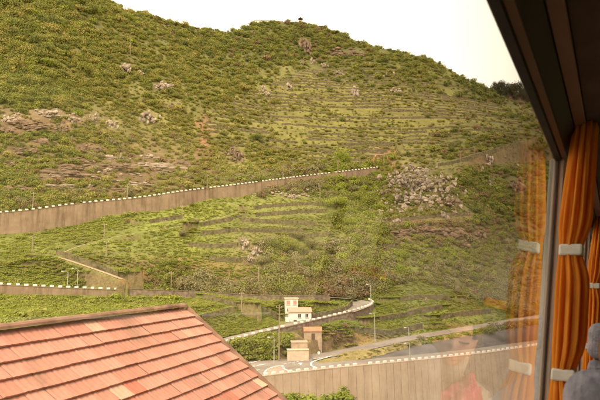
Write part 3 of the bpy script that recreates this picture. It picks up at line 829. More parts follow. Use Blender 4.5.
ROCKS = [(25,125,46,10,'rock_brown'),(110,166,46,8,'rock_brown'),(62,173,46,7,'rock_brown'),(152,165,36,6,'rock_pale'),(20,150,30,7,'rock_brown'),(120,190,30,4,'rock_brown'),(398,180,18,14,'rock_pale'),(416,180,26,20,'rock_grey'),(436,187,26,20,'rock_pale'),(424,202,28,12,'rock_pale'),(404,198,18,14,'rock_grey'),(452,203,18,10,'rock_brown'),(392,192,12,9,'rock_brown'),(414,168,14,8,'rock_pale'),(40,141,22,6,'rock_brown'),(86,147,22,7,'rock_brown'),(22,189,24,5,'rock_brown'),(162,171,20,5,'rock_brown'),(183,163,14,5,'rock_brown'),(100,179,20,4,'rock_brown'),(62,128,18,9,'rock_brown'),(8,130,14,8,'rock_brown'),(12,119,20,10,'rock_pale'),(48,113,32,9,'rock_pale'),(74,119,13,9,'rock_pale'),(95,117,9,10,'rock_pale'),(114,124,14,9,'rock_pale'),(150,117,13,13,'rock_pale'),(127,68,11,10,'rock_pale'),(140,73,7,6,'rock_pale'),
    (160,86,16,8,'rock_pale'),(171,104,11,5,'rock_brown'),(30,128,24,8,'rock_brown'),(75,160,26,5,'rock_brown'),(72,167,30,6,'rock_brown'),(117,158,26,5,'rock_pale'),(145,156,22,5,'rock_pale'),(52,178,28,5,'rock_brown'),(60,186,30,4,'rock_pale'),(90,188,20,3,'rock_pale'),(130,183,28,4,'rock_pale'),(135,174,20,3,'rock_pale'),(105,170,18,4,'rock_pale'),(12,165,16,5,'rock_brown'),
    (306,46,11,17,'rock_brown'),(313,61,7,8,'rock_pale'),(303,62,7,7,'rock_brown'),(339,52,20,8,'rock_brown'),(356,54,16,6,'rock_brown'),(264,88,8,7,'rock_pale'),(267,94,7,9,'rock_pale'),(289,87,7,9,'rock_pale'),(354,91,9,11,'rock_pale'),(324,66,7,7,'rock_pale'),(388,74,8,8,'rock_pale'),(394,92,13,7,'rock_pale'),(340,73,10,5,'rock_pale'),
    (237,155,15,15,'rock_brown'),(280,194,12,5,'rock_pale'),(292,196,14,6,'rock_pale'),(304,194,10,5,'rock_pale'),(244,243,8,12,'rock_pale'),(256,250,9,10,'rock_pale'),(250,258,8,6,'rock_pale'),
    (404,232,26,7,'rock_brown'),(430,230,26,9,'rock_brown'),(455,232,20,9,'rock_brown'),(462,245,18,8,'rock_brown'),(478,235,16,9,'rock_brown'),(515,185,16,16,'rock_brown'),(489,158,7,12,'rock_pale'),(425,300,6,5,'rock_pale'),(448,208,8,4,'rock_pale'),(335,240,8,5,'rock_pale'),(358,222,6,5,'rock_pale'),(405,207,18,4,'rock_brown'),(385,204,6,5,'rock_pale')]
UU, VV = proj(XX, YY, H)
slope_el = H / YY
vis = H / YY >= np.maximum.accumulate(np.where(YY > 95, H / YY, -9), axis=0) - 1e-4
dv = np.abs(np.gradient(VV, axis=0))
wgt = np.where(vis & (UU > -12) & (UU < 600) & ~front_A & (VV > -14) & (VV < 392) & (YY > 98) & ((VV < 325 - 0.08 * UU) | ((UU > 180) & (VV < 312 + 0.95 * (UU - 185)))) & (road_mask < 0.02), np.minimum(dv, 4), 0).ravel()
wgt = wgt * np.where(VV.ravel() > 290, 1.9, 1.0) * np.where((VV.ravel() > 300) & (UU.ravel() > 350), 1.4, 1.0)
wgt = wgt / wgt.sum()
NS = 135000
pick = rng.choice(len(wgt), NS, p=wgt)
pu, pv = UU.ravel()[pick], VV.ravel()[pick]
zw = np.stack([blob(pu, pv, z[0], z[1], z[2], z[3]) / (z[2] * z[3]) ** .35 for z in ZONES], 1)
ztot = zw.sum(1, keepdims=True) + 1e-9
zi = (zw / ztot).cumsum(1)
zsel = (zi > rng.random((NS, 1))).argmax(1)
dens = np.array([z[4] for z in ZONES])[zsel]
clump = fbm(XX.ravel()[pick], YY.ravel()[pick], 14, 3, 5) * 2.2 + 0.62
keep = rng.random(NS) < dens * np.clip(clump, 0.15, 1.2)
for ru_, rv_, rw_, rh_, _ in ROCKS: keep &= ~((np.abs(pu - ru_) < rw_ * .55) & (np.abs(pv - rv_ - 1) < rh_ * .6) & (rng.random(NS) < (.25 if 385 < ru_ < 460 and rv_ < 210 else .9)))
pick, zsel = pick[keep], zsel[keep]
parsed = []
for z in ZONES:
    ks = []
    for t in z[6].split():
        nm = t.rstrip('0123456789.'); ks.append((nm, float(t[len(nm):])))
    parsed.append(ks)
NOPLANT = [P(*q) for q in ((298,325,147.5),(313,340,139.5),(297,354,131))]
scat = {}
TRD = np.full(H.shape, 99.0); TRF = np.zeros(H.shape, bool); TLOW = np.zeros(H.shape, bool)
for gi, (g, lb) in enumerate(TRW):
    d, z, s_ = poly_dist(XX, YY, g)
    TRF |= (d < 2.6) & (s_ < 0) | (d < .5)
    if 'ledge' not in lb and 'bank' not in lb: TLOW |= d < 7.5
for n_i, (pi, z) in enumerate(zip(pick, zsel)):
    i, j = divmod(int(pi), nc)
    ks = parsed[z]; kk = random.choices([a for a, _ in ks], [b_ for _, b_ in ks])[0]
    sz = ZONES[z][5] * math.exp(random.gauss(-0.1, 0.38))
    x = XX[i, j] + random.uniform(-.5, .5); y = YY[i, j] + random.uniform(-.4, .4)
    zz = H[i, j]
    if any(abs(x - p.x) < 5.5 and -6 < y - p.y < 4.5 for p in NOPLANT): continue
    if TRF[i, j] and random.random() < .35: continue
    if TLOW[i, j] or TRF[i, j]: kk = random.choice(('bright', 'bright', 'yellow', 'mid')); sz = min(sz, random.uniform(.5, .95)) * (.6 if TRF[i, j] else 1)
    low = (ZONES[z][5] < 1.05 or TLOW[i, j] or TRF[i, j]) and kk + '_low' in BUSH
    scat.setdefault((kk, low), []).append((x, y, zz - 0.12 * sz, sz))

WORD = {'dark': 'dark green', 'mid': 'olive green', 'bright': 'bright green', 'yellow': 'yellowish green', 'grey': 'grey green', 'dry': 'dry brownish'}
# the shrubs that show largest stand as objects of their own
allb = []
for (kk, low), L in scat.items():
    if low: continue
    for k, (x, y, z, s) in enumerate(L):
        if x / y < .455: allb.append((s / y, kk, k))
allb.sort(reverse=True)
big = allb[:300]; bigset = {(b_[1], b_[2]) for b_ in big}
SRC = {}
for _, kk, k in big:
    x, y, z, s = scat[(kk, False)][k]
    u, v = proj(x, y, z + s * .4)
    vi = random.randrange(3)
    o = obj('shrub', BIGBUSH[kk][vi], None, (x, y, z), (0, 0, random.uniform(0, 6.28)), (s, s * random.uniform(.85, 1.15), s * random.uniform(.8, 1.15)))
    tag(o, size_word(s / y * F * 1.6) + ' ' + WORD[kk] + ' shrub ' + where(u, v), 'shrub', 'larger shrubs on the hillside')
for kk in KINDS:                                   # a source object for every shape of shrub
    for vi in range(3):
        if (kk, vi) not in SRC:
            x, y, z, s = [q for k_, q in enumerate(scat[(kk, False)]) if (kk, k_) not in bigset][vi]; u, v = proj(x, y, z + s * .4)
            o = obj('shrub', BUSH[kk][vi], None, (x, y, z), (0, 0, 1), (s, s, s)); SRC[(kk, vi)] = o
            tag(o, WORD[kk] + ' rounded shrub ' + where(u, v), 'shrub', 'larger shrubs on the hillside')
LOWSRC = {}
for kk in ('bright', 'yellow', 'mid'):
    x, y, z, s = scat[(kk, True)].pop(); u, v = proj(x, y, z)
    o = obj('low_plant', BUSH[kk + '_low'][0], None, (x, y, z), (0, 0, 1), (s, s, s)); LOWSRC[kk] = o
    tag(o, WORD[kk] + ' low leafy plant ' + where(u, v), 'plant', 'low plants in the fields')

def scatter_object(name, label, data, src):
    """one mass of plants: points that carry a plant each"""
    me = bpy.data.meshes.new(name); me.from_pydata([d[:3] for d in data], [], [])
    for an, vals in (('psize', [d[3] for d in data]), ('pturn', [random.uniform(0, 6.28) for _ in data])):
        a = me.attributes.new(an, 'FLOAT', 'POINT'); a.data.foreach_set('value', vals)
    o = obj(name, me); tag(o, label, kind='stuff')
    ng = bpy.data.node_groups.new(name, 'GeometryNodeTree')
    ng.interface.new_socket('Geometry', in_out='INPUT', socket_type='NodeSocketGeometry'); ng.interface.new_socket('Geometry', in_out='OUTPUT', socket_type='NodeSocketGeometry')
    N = ng.nodes; gi = N.new('NodeGroupInput'); go = N.new('NodeGroupOutput')
    ip = N.new('GeometryNodeInstanceOnPoints'); oi = N.new('GeometryNodeObjectInfo'); oi.inputs['Object'].default_value = src; oi.inputs['As Instance'].default_value = True
    a1 = N.new('GeometryNodeInputNamedAttribute'); a1.data_type = 'FLOAT'; a1.inputs['Name'].default_value = 'psize'
    a2 = N.new('GeometryNodeInputNamedAttribute'); a2.data_type = 'FLOAT'; a2.inputs['Name'].default_value = 'pturn'
    cx = N.new('ShaderNodeCombineXYZ'); Lk = ng.links.new
    Lk(gi.outputs[0], ip.inputs['Points']); Lk(oi.outputs['Geometry'], ip.inputs['Instance'])
    Lk(a1.outputs['Attribute'], ip.inputs['Scale']); Lk(a2.outputs['Attribute'], cx.inputs['Z']); Lk(cx.outputs[0], ip.inputs['Rotation'])
    Lk(ip.outputs[0], go.inputs[0])
    md = o.modifiers.new('plants', 'NODES'); md.node_group = ng
    return o
for (kk, low), L in scat.items():
    rest = [d for k, d in enumerate(L) if low or (kk, k) not in bigset]
    if low: scatter_object('ground_cover', WORD[kk] + ' low crops and vines covering the fields', rest, LOWSRC[kk])
    else:
        for vi in range(3):
            scatter_object('scrub', WORD[kk] + ' scrub covering the slopes', rest[vi::3], SRC[(kk, vi)])

# ---- trees: trunk, limbs and a crown
def tree_parts(seed, kind, n=1800, lobes=10, flat=.8, leaf=.04):
    v, f = leaf_cloud(seed, n, lobes, leaf, flat, False, .6)
    crown = mesh_from('crown', [Vector(p) + Vector((0, 0, .35)) for p in v], f, M[kind])
    r = random.Random(seed); mb = MB(); mb.tube((0, 0, -.15), (.03, .02, .55), .07, .045, 7)
    for k in range(5):
        a = r.uniform(0, 6.28); mb.tube((.02, .01, .35 + .04 * k), (math.cos(a) * .4, math.sin(a) * .4, r.uniform(.6, .95)), .03, .012, 5)
    return crown, mb.mesh('trunk', M['bark'])
TREES = {k: [tree_parts(300 + i * 7 + s, k) for s in range(2)] for i, k in enumerate(('mid', 'dark', 'grey', 'bright'))}
TREES['pine'] = [tree_parts(390 + s, 'pine', 700, 6, 1.25, .065) for s in range(2)]
def tree(name, p, r, kind, label, group, hz=1.0):
    t = empty(name, p, random.uniform(0, 6.28)); t.scale = (r, r, r * hz); tag(t, label, 'tree', group)
    c, tr = random.choice(TREES[kind]); obj('crown', c, t); obj('trunk', tr, t); return t
for i, (u, v, px, kind) in enumerate([(335,205,11,'bright'),(336,218,10,'mid'),(352,200,9,'mid'),(331,196,9,'grey'),(322,190,8,'mid'),(348,225,9,'bright'),
    (283,243,9,'mid'),(272,248,10,'dark'),(291,250,11,'mid'),(300,238,8,'grey'),(312,246,9,'grey'),(262,262,9,'grey'),(280,262,10,'mid'),(296,262,9,'grey'),(318,258,9,'mid'),(330,250,8,'grey'),(335,265,9,'grey'),(352,262,8,'grey'),(366,257,8,'mid'),(308,268,8,'dark'),
    (258,140,8,'dark'),(196,222,5,'grey'),(182,235,6,'grey')]):
    p = ground(u, v + px * .4)
    if p: tree('broadleaf_tree', p - Vector((0, 0, .2)), px / F * p.y * 1.25, kind, WORD[kind] + ' broadleaf tree ' + where(u, v), 'broadleaf trees on the slope', .85)
for i, u in enumerate([120, 131, 143, 149, 158, 168, 176, 186, 205, 218, 232, 244, 287, 322, 336, 349, 363, 377, 390, 408, 418, 428, 440, 451, 462, 472]):
    p = None
    for dvv in (2, 3, 4, 6, 9):
        p = ground(u, float(np.interp(u, su, sv)) + dvv, 380)
        if p: break
    if p: tree('skyline_tree', p - Vector((0, 0, .5)), random.uniform(2.4, 4.4) / F * p.y, random.choice(['dark', 'dark', 'mid', 'pine']), 'small tree on the skyline ' + where(*proj(*p)), 'trees along the skyline')
for i in range(48):
    u = 480 + i * 1.4 + random.uniform(-1.5, 1.5)
    rw = random.choice((0.5, 5, 9)); v = float(np.interp(u, su, fv)) + rw
    p = ground(u, v, 575)
    if p: tree('pine_tree', p - Vector((0, 0, .6)), random.uniform(6.0, 9), 'pine', 'dark pine ' + {.5: 'on the crest', 5: 'in the second row', 9: 'in the lowest row'}[rw] + ' of the far right wooded ridge, ' + ('left end' if u < 495 else ('left of its middle' if u < 510 else ('right of its middle' if u < 525 else 'right end'))), 'pines on the far right ridge', 1.15)

# ------------------------------------------------------------------ rocks
def rock_mesh(seed, chunks, mat, sx=1, sy=1, sz=1, ksz=1):
    """angular broken rock: many faceted blocks leaning on each other"""
    r = random.Random(seed); V_, F_ = [], []
    t = bmesh.new(); bmesh.ops.create_icosphere(t, subdivisions=2 if chunks == 1 else 1, radius=1)
    bv = [q.co.copy() for q in t.verts]; bf = [tuple(q.index for q in f_.verts) for f_ in t.faces]; t.free()
    for c in range(chunks):
        k = ksz * r.uniform(.10, .34) * min(1, (30 / chunks) ** .5) if chunks > 1 else 1
        off = Vector((r.gauss(0, .48) * sx, r.uniform(-.4, .3) * sy, r.gauss(0, .42) * sz)) if chunks > 1 else Vector()
        st = Vector((r.uniform(.6, 1.3), r.uniform(.6, 1.2), r.uniform(.7, 1.5))); se = Vector((r.uniform(0, 99), r.uniform(0, 99), r.uniform(0, 99)))
        rot = Matrix.Rotation(r.uniform(-.5, .5), 3, 'Y') @ Matrix.Rotation(r.uniform(0, 6.28), 3, 'Z')
        n0 = len(V_)
        for co in bv:
            dd = 1 + .75 * mnoise.noise(co * 1.4 + se) + .3 * mnoise.noise(co * 3.3 + se)
            q = rot @ Vector((co.x * st.x, co.y * st.y, co.z * st.z)) * dd
            V_.append(q * k + off)
        F_ += [tuple(n0 + i for i in f_) for f_ in bf]
    return mesh_from('rock', V_, F_, M[mat])
for i, (u, v, w, h, mt) in enumerate(ROCKS):
    p = ground(u, v + h * .3)
    if not p: continue
    k = p.y / F
    sp_ = 385 < u < 460 and v < 210
    rm = rock_mesh(700 + i, max(10, min(110, int(w * h / (6 if sp_ else 4.5)))), mt, *((1.35, 1, 1.3) if sp_ else (1, 1, 1)), .8 if sp_ else 1)
    p = p + Vector((0, -.25 * h * k, .12 * h * k))
    o = obj('rock_outcrop', rm, None, p, (R(-25), 0, R(random.uniform(-15, 15))), (w * k * .6, max(1.2, min(w, h) * k * .6), h * k * .8))
    tag(o, {'rock_pale': 'pale', 'rock_grey': 'greyish', 'rock_brown': 'brown'}[mt] + ' craggy rock outcrop ' + where(u, v), 'rock', 'rock outcrops on the hillside')
BR = [rock_mesh(900 + s, 1, 'rock_pale') for s in range(5)]
for i in range(190):
    q = random.random()
    if q < .62: u, v = random.gauss(425, 20), random.gauss(190, 12)
    elif q < .75: u, v = random.gauss(400, 22), random.gauss(214, 4)
    elif q < .88: u, v = random.gauss(95, 40), random.gauss(165, 13)
    else: u, v = random.gauss(490, 14), random.gauss(185, 16)
    p = ground(u, v)
    if not p: continue
    s = random.uniform(.35, 1.15)
    o = obj('boulder', BR[i % 5], None, p + Vector((0, -.2, s * .2)), (random.uniform(-.4, .4), random.uniform(-.4, .4), random.uniform(0, 6.28)), (s * random.uniform(.8, 1.3), s, s * random.uniform(.8, 1.5)))
    tag(o, ('big' if s > .85 else ('small' if s < .6 else 'medium')) + ' pale boulder ' + where(u, v), 'boulder', 'pale boulders strewn on the slopes')
# ------------------------------------------------------------------ poles and lamps
def yon(line, u):
    """distance of a road edge at a photo column"""
    us = [proj(*p)[0] for p in line]; return float(np.interp(u, us, [p.y for p in line]))
def pole(u, v0, v1, kind, label, Y=None, group='poles and lamps on the hillside'):
    p = P(u, v0, Y) if Y else ground(u, v0)
    if p is None: return
    h = (v0 - v1) / F * p.y * 1.01
    if kind == 'lamp':
        t = empty('street_lamp', p); tag(t, label, 'street lamp', group)
        mb = MB(); mb.tube((0, 0, -.3), (0, 0, h * .97), .13, .08, 8); mb.tube((0, 0, -.1), (0, 0, .35), .2, .2, 8); mb.build('pole', M['metal_pole'], t)
        mb = MB(); mb.tube((0, 0, h * .96), (-.5, -.3, h), .06, .05, 6); mb.tube((-.5, -.3, h), (-1.0, -.6, h + .02), .05, .05, 6); mb.build('arm', M['metal_pole'], t)
        mb = MB(); mb.box((-1.5, -.95, h - .1), (-.9, -.5, h + .1)); mb.build('lamp_head', M['lamp_glass'], t, bevel=.05)
    else:
        t = empty('utility_pole', p); tag(t, label, 'pole', group)
        mb = MB(); mb.tube((0, 0, -.4), (.03, 0, h), .17, .12, 8); mb.build('pole', M['wood_pole'], t)
        mb = MB(); mb.box((-.75, -.06, h - .55), (.75, .06, h - .42)); mb.build('crossarm', M['wood_pole'], t)
        for k in (-.6, 0, .6):
            mb = MB(); mb.tube((k, 0, h - .42), (k, 0, h - .22), .06, .04, 6); mb.build('insulator', M['lamp_glass'], t)
for u, v0, v1, L in ((32.5,210,192,'wooden pole on the upper road at far left'),(127,199,185,'wooden pole on the upper road above the rounded field'),(207,188,174,'wooden pole on the upper road above the middle terraces'),
                     (283,179,165,'wooden pole on the upper road among the shrubs'),(338,172,159,'wooden pole on the upper road right of the shrubs'),(384,168,154,'wooden pole on the upper road by the reddish cut')):
    pole(u, v0, v1, 'pole', L, yon(D_EDGE, u) + 5.0)
for u, v0, v1, k, L in ((32,253,236,'pole','pole at the bend of the dirt path'),(104,239,224,'pole','pole at the top edge of the rounded field'),(106,257,241,'pole','pole standing inside the rounded field'),(165,229,220,'pole','short pole on the field path left of the terraces'),
    (182,222,206,'pole','tall pole on the field path below the upper wall'),(254,207,195,'pole','pole on the shrubby bank under the upper wall end'),(320,199,185,'pole','pole above the gully trees'),(171,289,272,'pole','pole among the orange bushes by the left road'),
    (258.5,296,268,'pole','tall pole above the vineyard left of the white house'),(241.5,312,293,'pole','pole beside the dark stone wall left of the white house'),(354,297,280,'lamp','pale lamp post on the far side of the hairpin'),(461,164,151,'pole','left pole on the right hand track'),(475,159,146,'pole','right pole on the right hand track'),(130,57,31,'pole','pale tall pole high on the left slope')):
    pole(u, v0, v1, k, L)
pole(67, 293, 272, 'lamp', 'left one of two lamp posts on the left road', 148.5); pole(77, 290, 269, 'lamp', 'right one of two lamp posts on the left road', 152)
pole(371, 303, 285, 'lamp', 'lamp post at the outer end of the hairpin bend', 172); pole(375, 341, 314.5, 'lamp', 'lamp post beside the climbing branch road', 150.5)
pole(274, 363.5, 338.5, 'lamp', 'lamp post at the junction behind the traffic island', 126.5); pole(279, 358, 308, 'pole', 'tallest pole, beside the concrete hut at the junction', 130)
pole(410, 361, 344, 'lamp', 'lamp post on the lower road above the tall wall', 128.5); pole(409, 337.5, 328, 'lamp', 'short lamp post at the edge of the vines by the branch road', 156)
# small round sign at the junction
p = PZ(318.8, 359.3, ZL); t = empty('road_sign', p); tag(t, 'small pale round road sign at the junction', 'road sign')
mb = MB(); mb.tube((0, 0, 0), (0, 0, 1.3), .05, .05, 6); mb.build('post', M['metal_pole'], t)
mb = MB(); mb.tube((0, -.05, 1.5), (0, .0, 1.5), .33, .33, 14); mb.build('sign_plate', M['white'], t)

# ------------------------------------------------------------------ buildings
M['plaster'] = simple_mat('white_plaster', (0.68, 0.63, 0.55), (0.76, 0.72, 0.64), 0.7, 0.9)
M['pink_roof'] = simple_mat('pale_roof_tiles', (0.40, 0.24, 0.165), (0.50, 0.32, 0.23), 2.5, bmp=.5)
M['red_roof'] = simple_mat('red_roof_tiles', (0.36, 0.15, 0.08), (0.50, 0.24, 0.14), 1.5, bmp=.5)
M['tan_wall'] = simple_mat('tan_block_wall', (0.34, 0.25, 0.17), (0.48, 0.37, 0.26), 1.2, bmp=.4)
M['pale_wall'] = simple_mat('pale_block_wall', (0.48, 0.38, 0.27), (0.60, 0.49, 0.36), 0.9, bmp=.4)
M['pane'] = simple_mat('dark_pane', (0.03, 0.028, 0.026), (0.06, 0.055, 0.05), 1, 0.15)
M['shutter'] = simple_mat('pink_shutter', (0.50, 0.20, 0.15), (0.58, 0.27, 0.20), 3)
M['door'] = simple_mat('brown_door', (0.10, 0.06, 0.035), (0.16, 0.10, 0.06), 3)
M['frame'] = simple_mat('window_frame', (0.55, 0.50, 0.42), (0.66, 0.61, 0.53), 3)

def window(parent, x, z, w, h, y, pane='pane', name='window'):
    """a window in the face y = const that looks to -y"""
    t = .09; mb = MB()
    mb.box((x - w / 2 - t, y - .05, z), (x - w / 2, y + .1, z + h)); mb.box((x + w / 2, y - .05, z), (x + w / 2 + t, y + .1, z + h))
    mb.box((x - w / 2 - t, y - .05, z + h), (x + w / 2 + t, y + .1, z + h + t)); mb.box((x - .03, y - .03, z), (x + .03, y + .08, z + h))
    o = mb.build(name, M['frame'], parent)
    mb = MB(); mb.box((x - w / 2, y - .022, z), (x + w / 2, y + .05, z + h)); mb.build('pane', M[pane], o)
    mb = MB(); mb.box((x - w / 2 - .15, y - .14, z - .1), (x + w / 2 + .15, y + .08, z - .004)); mb.build('sill', M['frame'], o)

def gable_roof(parent, x0, x1, y0, y1, ze, zr, mat, name='roof', over=.25, t=.14):
    ym = (y0 + y1) / 2; k = (zr - ze) / (ym - y0); y0 -= over; y1 += over; x0 -= over; x1 += over; ze -= over * k
    v = [(x0, y0, ze), (x1, y0, ze), (x0, ym, zr), (x1, ym, zr), (x0, y1, ze), (x1, y1, ze)]
    v += [(a, b_, c_ + t) for a, b_, c_ in v]
    f = [(0, 2, 3, 1), (2, 4, 5, 3), (6, 7, 9, 8), (8, 9, 11, 10), (0, 1, 7, 6), (4, 10, 11, 5), (0, 6, 8, 2), (2, 8, 10, 4), (1, 3, 9, 7), (3, 5, 11, 9)]
    return obj(name, mesh_from(name, v, f, mat), parent)
def gable_body(mb, x0, x1, y0, y1, z0, ze, zr):
    ym = (y0 + y1) / 2
    v = [(x0, y0, z0), (x1, y0, z0), (x1, y1, z0), (x0, y1, z0), (x0, y0, ze), (x1, y0, ze), (x1, y1, ze), (x0, y1, ze), (x0, ym, zr), (x1, ym, zr)]
    mb.add(v, [(0, 3, 2, 1), (0, 1, 5, 4), (2, 3, 7, 6), (1, 2, 6, 9, 5), (3, 0, 4, 8, 7), (4, 5, 9, 8), (6, 7, 8, 9)])

p = P(300.5, 323.6, 151.0)
t = empty('white_house', p, R(6)); tag(t, 'small white house with pale tiled roof beside the hairpin road', 'house')
mb = MB(); gable_body(mb, -3.1, 3.0, 0, 4.6, -2.5, 3.1, 4.1); mb.build('wall', M['plaster'], t)
gable_roof(t, -3.1, 3.0, 0, 4.6, 3.12, 4.12, M['pink_roof'])
mb = MB(); mb.box((-3.8, 4.62, -2), (-.2, 8.2, 6.4)); mb.build('rear_block', M['plaster'], t)
mb = MB(); mb.box((-4.0, 4.4, 6.404), (0, 8.4, 6.62)); mb.build('flat_roof', M['pale_wall'], t)
mb = MB(); mb.box((-4.1, -.35, -2.5), (-3.104, 2.6, 1.5)); mb.build('annex', M['plaster'], t)
window(t, -.25, 1.6, .75, 1.0, 0); window(t, 1.75, 1.6, .75, 1.0, 0)
window(t, -3.0, 4.8, .9, 1.1, 4.62, 'shutter'); window(t, -1.1, 4.8, .9, 1.1, 4.62, 'shutter')
mb = MB(); mb.box((-1.9, -.04, -.6), (-1.0, .08, 1.0)); d_ = mb.build('door', M['door'], t)
mb = MB(); mb.box((-1.12, -.08, .2), (-1.06, -.042, .3)); mb.build('handle', M['metal_pole'], d_)

p = PADS['shed'] + Vector((0, -.3, .1))
t = empty('tool_shed', p, R(4)); tag(t, 'small shed with orange red tiled roof below the white house', 'shed')
mb = MB(); gable_body(mb, -2.25, 2.25, 0, 3.4, -5.5, 1.95, 2.75); mb.build('wall', M['tan_wall'], t)
ro = gable_roof(t, -2.25, 2.25, 0, 3.4, 1.96, 2.80, M['red_roof'], 'roof', .18)
mb = MB(); mb.box((-.4, -.04, -.5), (.5, .06, 1.4)); mb.build('door', M['door'], t)

p = P(298.5, 358.2, 130.0)
t = empty('concrete_hut', p, R(4)); tag(t, 'flat roofed tan concrete hut beside the road junction', 'hut')
mb = MB(); mb.box((-2.6, 0, -.6), (2.4, 2.2, 1.75)); mb.build('front_block', M['pale_wall'], t)
mb = MB(); mb.box((-1.5, 2.204, -.6), (2.3, 5.2, 3.2)); mb.build('rear_block', M['tan_wall'], t)
mb = MB(); mb.box((-2.7, -.1, 1.754), (2.5, 2.18, 1.9)); mb.build('slab', M['pale_wall'], t)
mb = MB(); mb.box((-1.65, 2.1, 3.204), (2.42, 5.3, 3.36)); mb.build('roof_slab', M['tan_wall'], t)

# lookout pavilion and long pale building on the summit
p = P(300.5, 21.2, 549); t = empty('lookout_pavilion', p); tag(t, 'small lookout pavilion with pointed roof on the summit', 'pavilion')
mb = MB()
for a in range(6): mb.tube((math.cos(a * 1.047) * 1.7, math.sin(a * 1.047) * 1.7, -1.5), (math.cos(a * 1.047) * 1.7, math.sin(a * 1.047) * 1.7, 2.6), .16, .16, 6)
mb.build('posts', M['bark'], t)
mb = MB(); mb.tube((0, 0, 2.5), (0, 0, 3.4), 3.0, 1.3, 8); mb.tube((0, 0, 3.4), (0, 0, 5.3), 1.4, .12, 8); mb.build('roof', M['door'], t)
mb = MB(); mb.tube((0, 0, -1.5), (0, 0, .5), 2.1, 2.0, 8); mb.build('base', M['tan_wall'], t)
p = P(265, 23.4, 546); t = empty('ridge_building', p, R(3)); tag(t, 'long pale low building on the ridge left of the lookout', 'building')
mb = MB(); mb.box((-11, 0, -6), (10, 7, 3.2)); mb.build('wall', M['plaster'], t)
mb = MB(); mb.box((-11.4, -.4, 3.204), (10.4, 7.4, 3.6)); mb.build('roof', M['pale_wall'], t)
for k in range(6): window(t, -9 + k * 3.5, .8, 1.2, 1.3, 0)
p = P(280, 22.6, 546); t = empty('ridge_hut', p); tag(t, 'small dark roofed hut on the ridge beside the lookout', 'hut')
mb = MB(); gable_body(mb, -3, 3, 0, 4, -4, 1.6, 2.5); mb.build('wall', M['tan_wall'], t); gable_roof(t, -3, 3, 0, 4, 1.62, 2.52, M['door'])

# ------------------------------------------------------------------ the near house with its tiled roof
m, nt, b = mat_new('clay_tile')
oi = nt.nodes.new('ShaderNodeObjectInfo')
n1 = noise_tex(nt, 1.1, 5, .65, 'Object'); 
geo = nt.nodes.new('ShaderNodeNewGeometry')
nz = nt.nodes.new('ShaderNodeTexNoise'); nz.inputs['Scale'].default_value = .9; nz.inputs['Detail'].default_value = 5; nt.links.new(geo.outputs['Position'], nz.inputs[0])
c = ramp(nt, oi.outputs['Random'], [(0, (.46, .205, .150)), (.30, (.49, .228, .168)), (.60, (.52, .25, .188)), (.86, (.54, .272, .205)), (.90, (.47, .145, .095)), (.935, (.50, .24, .178)), (.965, (.56, .35, .25)), (1, (.60, .44, .31))])
c = mixc(nt, c, (.24, .15, .10), ramp(nt, nz.outputs[0], [(.55, (0, 0, 0)), (.70, (.55, .55, .55))]))
c = mixc(nt, c, ramp(nt, noise_tex(nt, 9, 4, .7, 'Object'), [(.3, (.80, .78, .76)), (.7, (1.1, 1.08, 1.05))]), .8, 'MULTIPLY')
nt.links.new(c, b.inputs['Base Color']); b.inputs['Roughness'].default_value = .8
M['tile'] = m
M['ridge'] = simple_mat('ridge_tile', (0.16, 0.085, 0.055), (0.32, 0.18, 0.12), 2.5, bmp=.4)
M['house_wall'] = simple_mat('near_house_plaster', (.55, .48, .38), (.66, .58, .47), .6)

E0 = P(186, 305.5, 14.5)                               # far end of the ridge
rd = Vector((.337, .9415, 0)).normalized(); dq = Vector((rd.y, -rd.x, 0))     # along the ridge, down-slope direction in plan
PIT = R(37.7); LEN = 9.0; SL = 4.9
# house frame: x runs back along the ridge from its far end, y down the visible slope in plan, z up
HM = Matrix(((-rd.x, dq.x, 0, E0.x), (-rd.y, dq.y, 0, E0.y), (0, 0, 1, E0.z - 7.0), (0, 0, 0, 1)))
house = empty('tiled_house'); house.matrix_world = HM; tag(house, 'near house with a large salmon red tiled roof at lower left', 'house')
RZ = 7.0; hy = SL * math.cos(PIT); hz = SL * math.sin(PIT)
mb = MB(); gable_body(mb, .35, LEN - .35, -hy + .45, hy - .45, -6.0, RZ - hz + .35 * math.tan(PIT) - .1, RZ - .42); mb.build('wall', M['house_wall'], house)
def slope_M(sgn):  # local: x along ridge, y down the slope, z out of the slope
    return Matrix(((1, 0, 0, 0), (0, sgn * math.cos(PIT), sgn * math.sin(PIT), 0), (0, -math.sin(PIT), math.cos(PIT), RZ), (0, 0, 0, 1)))
roof = None
mb = MB(); S1 = slope_M(1); mb.box((0.02, 0, -.16), (LEN, SL, -.08), S1); roof = mb.build('roof', M['ridge'], house)
mb = MB(); mb.box((0.02, 0.02, -.16), (LEN, SL, -.03), slope_M(-1)); mb.build('rear_slope', M['ridge'], house)
EXPO, TW = .325, .385
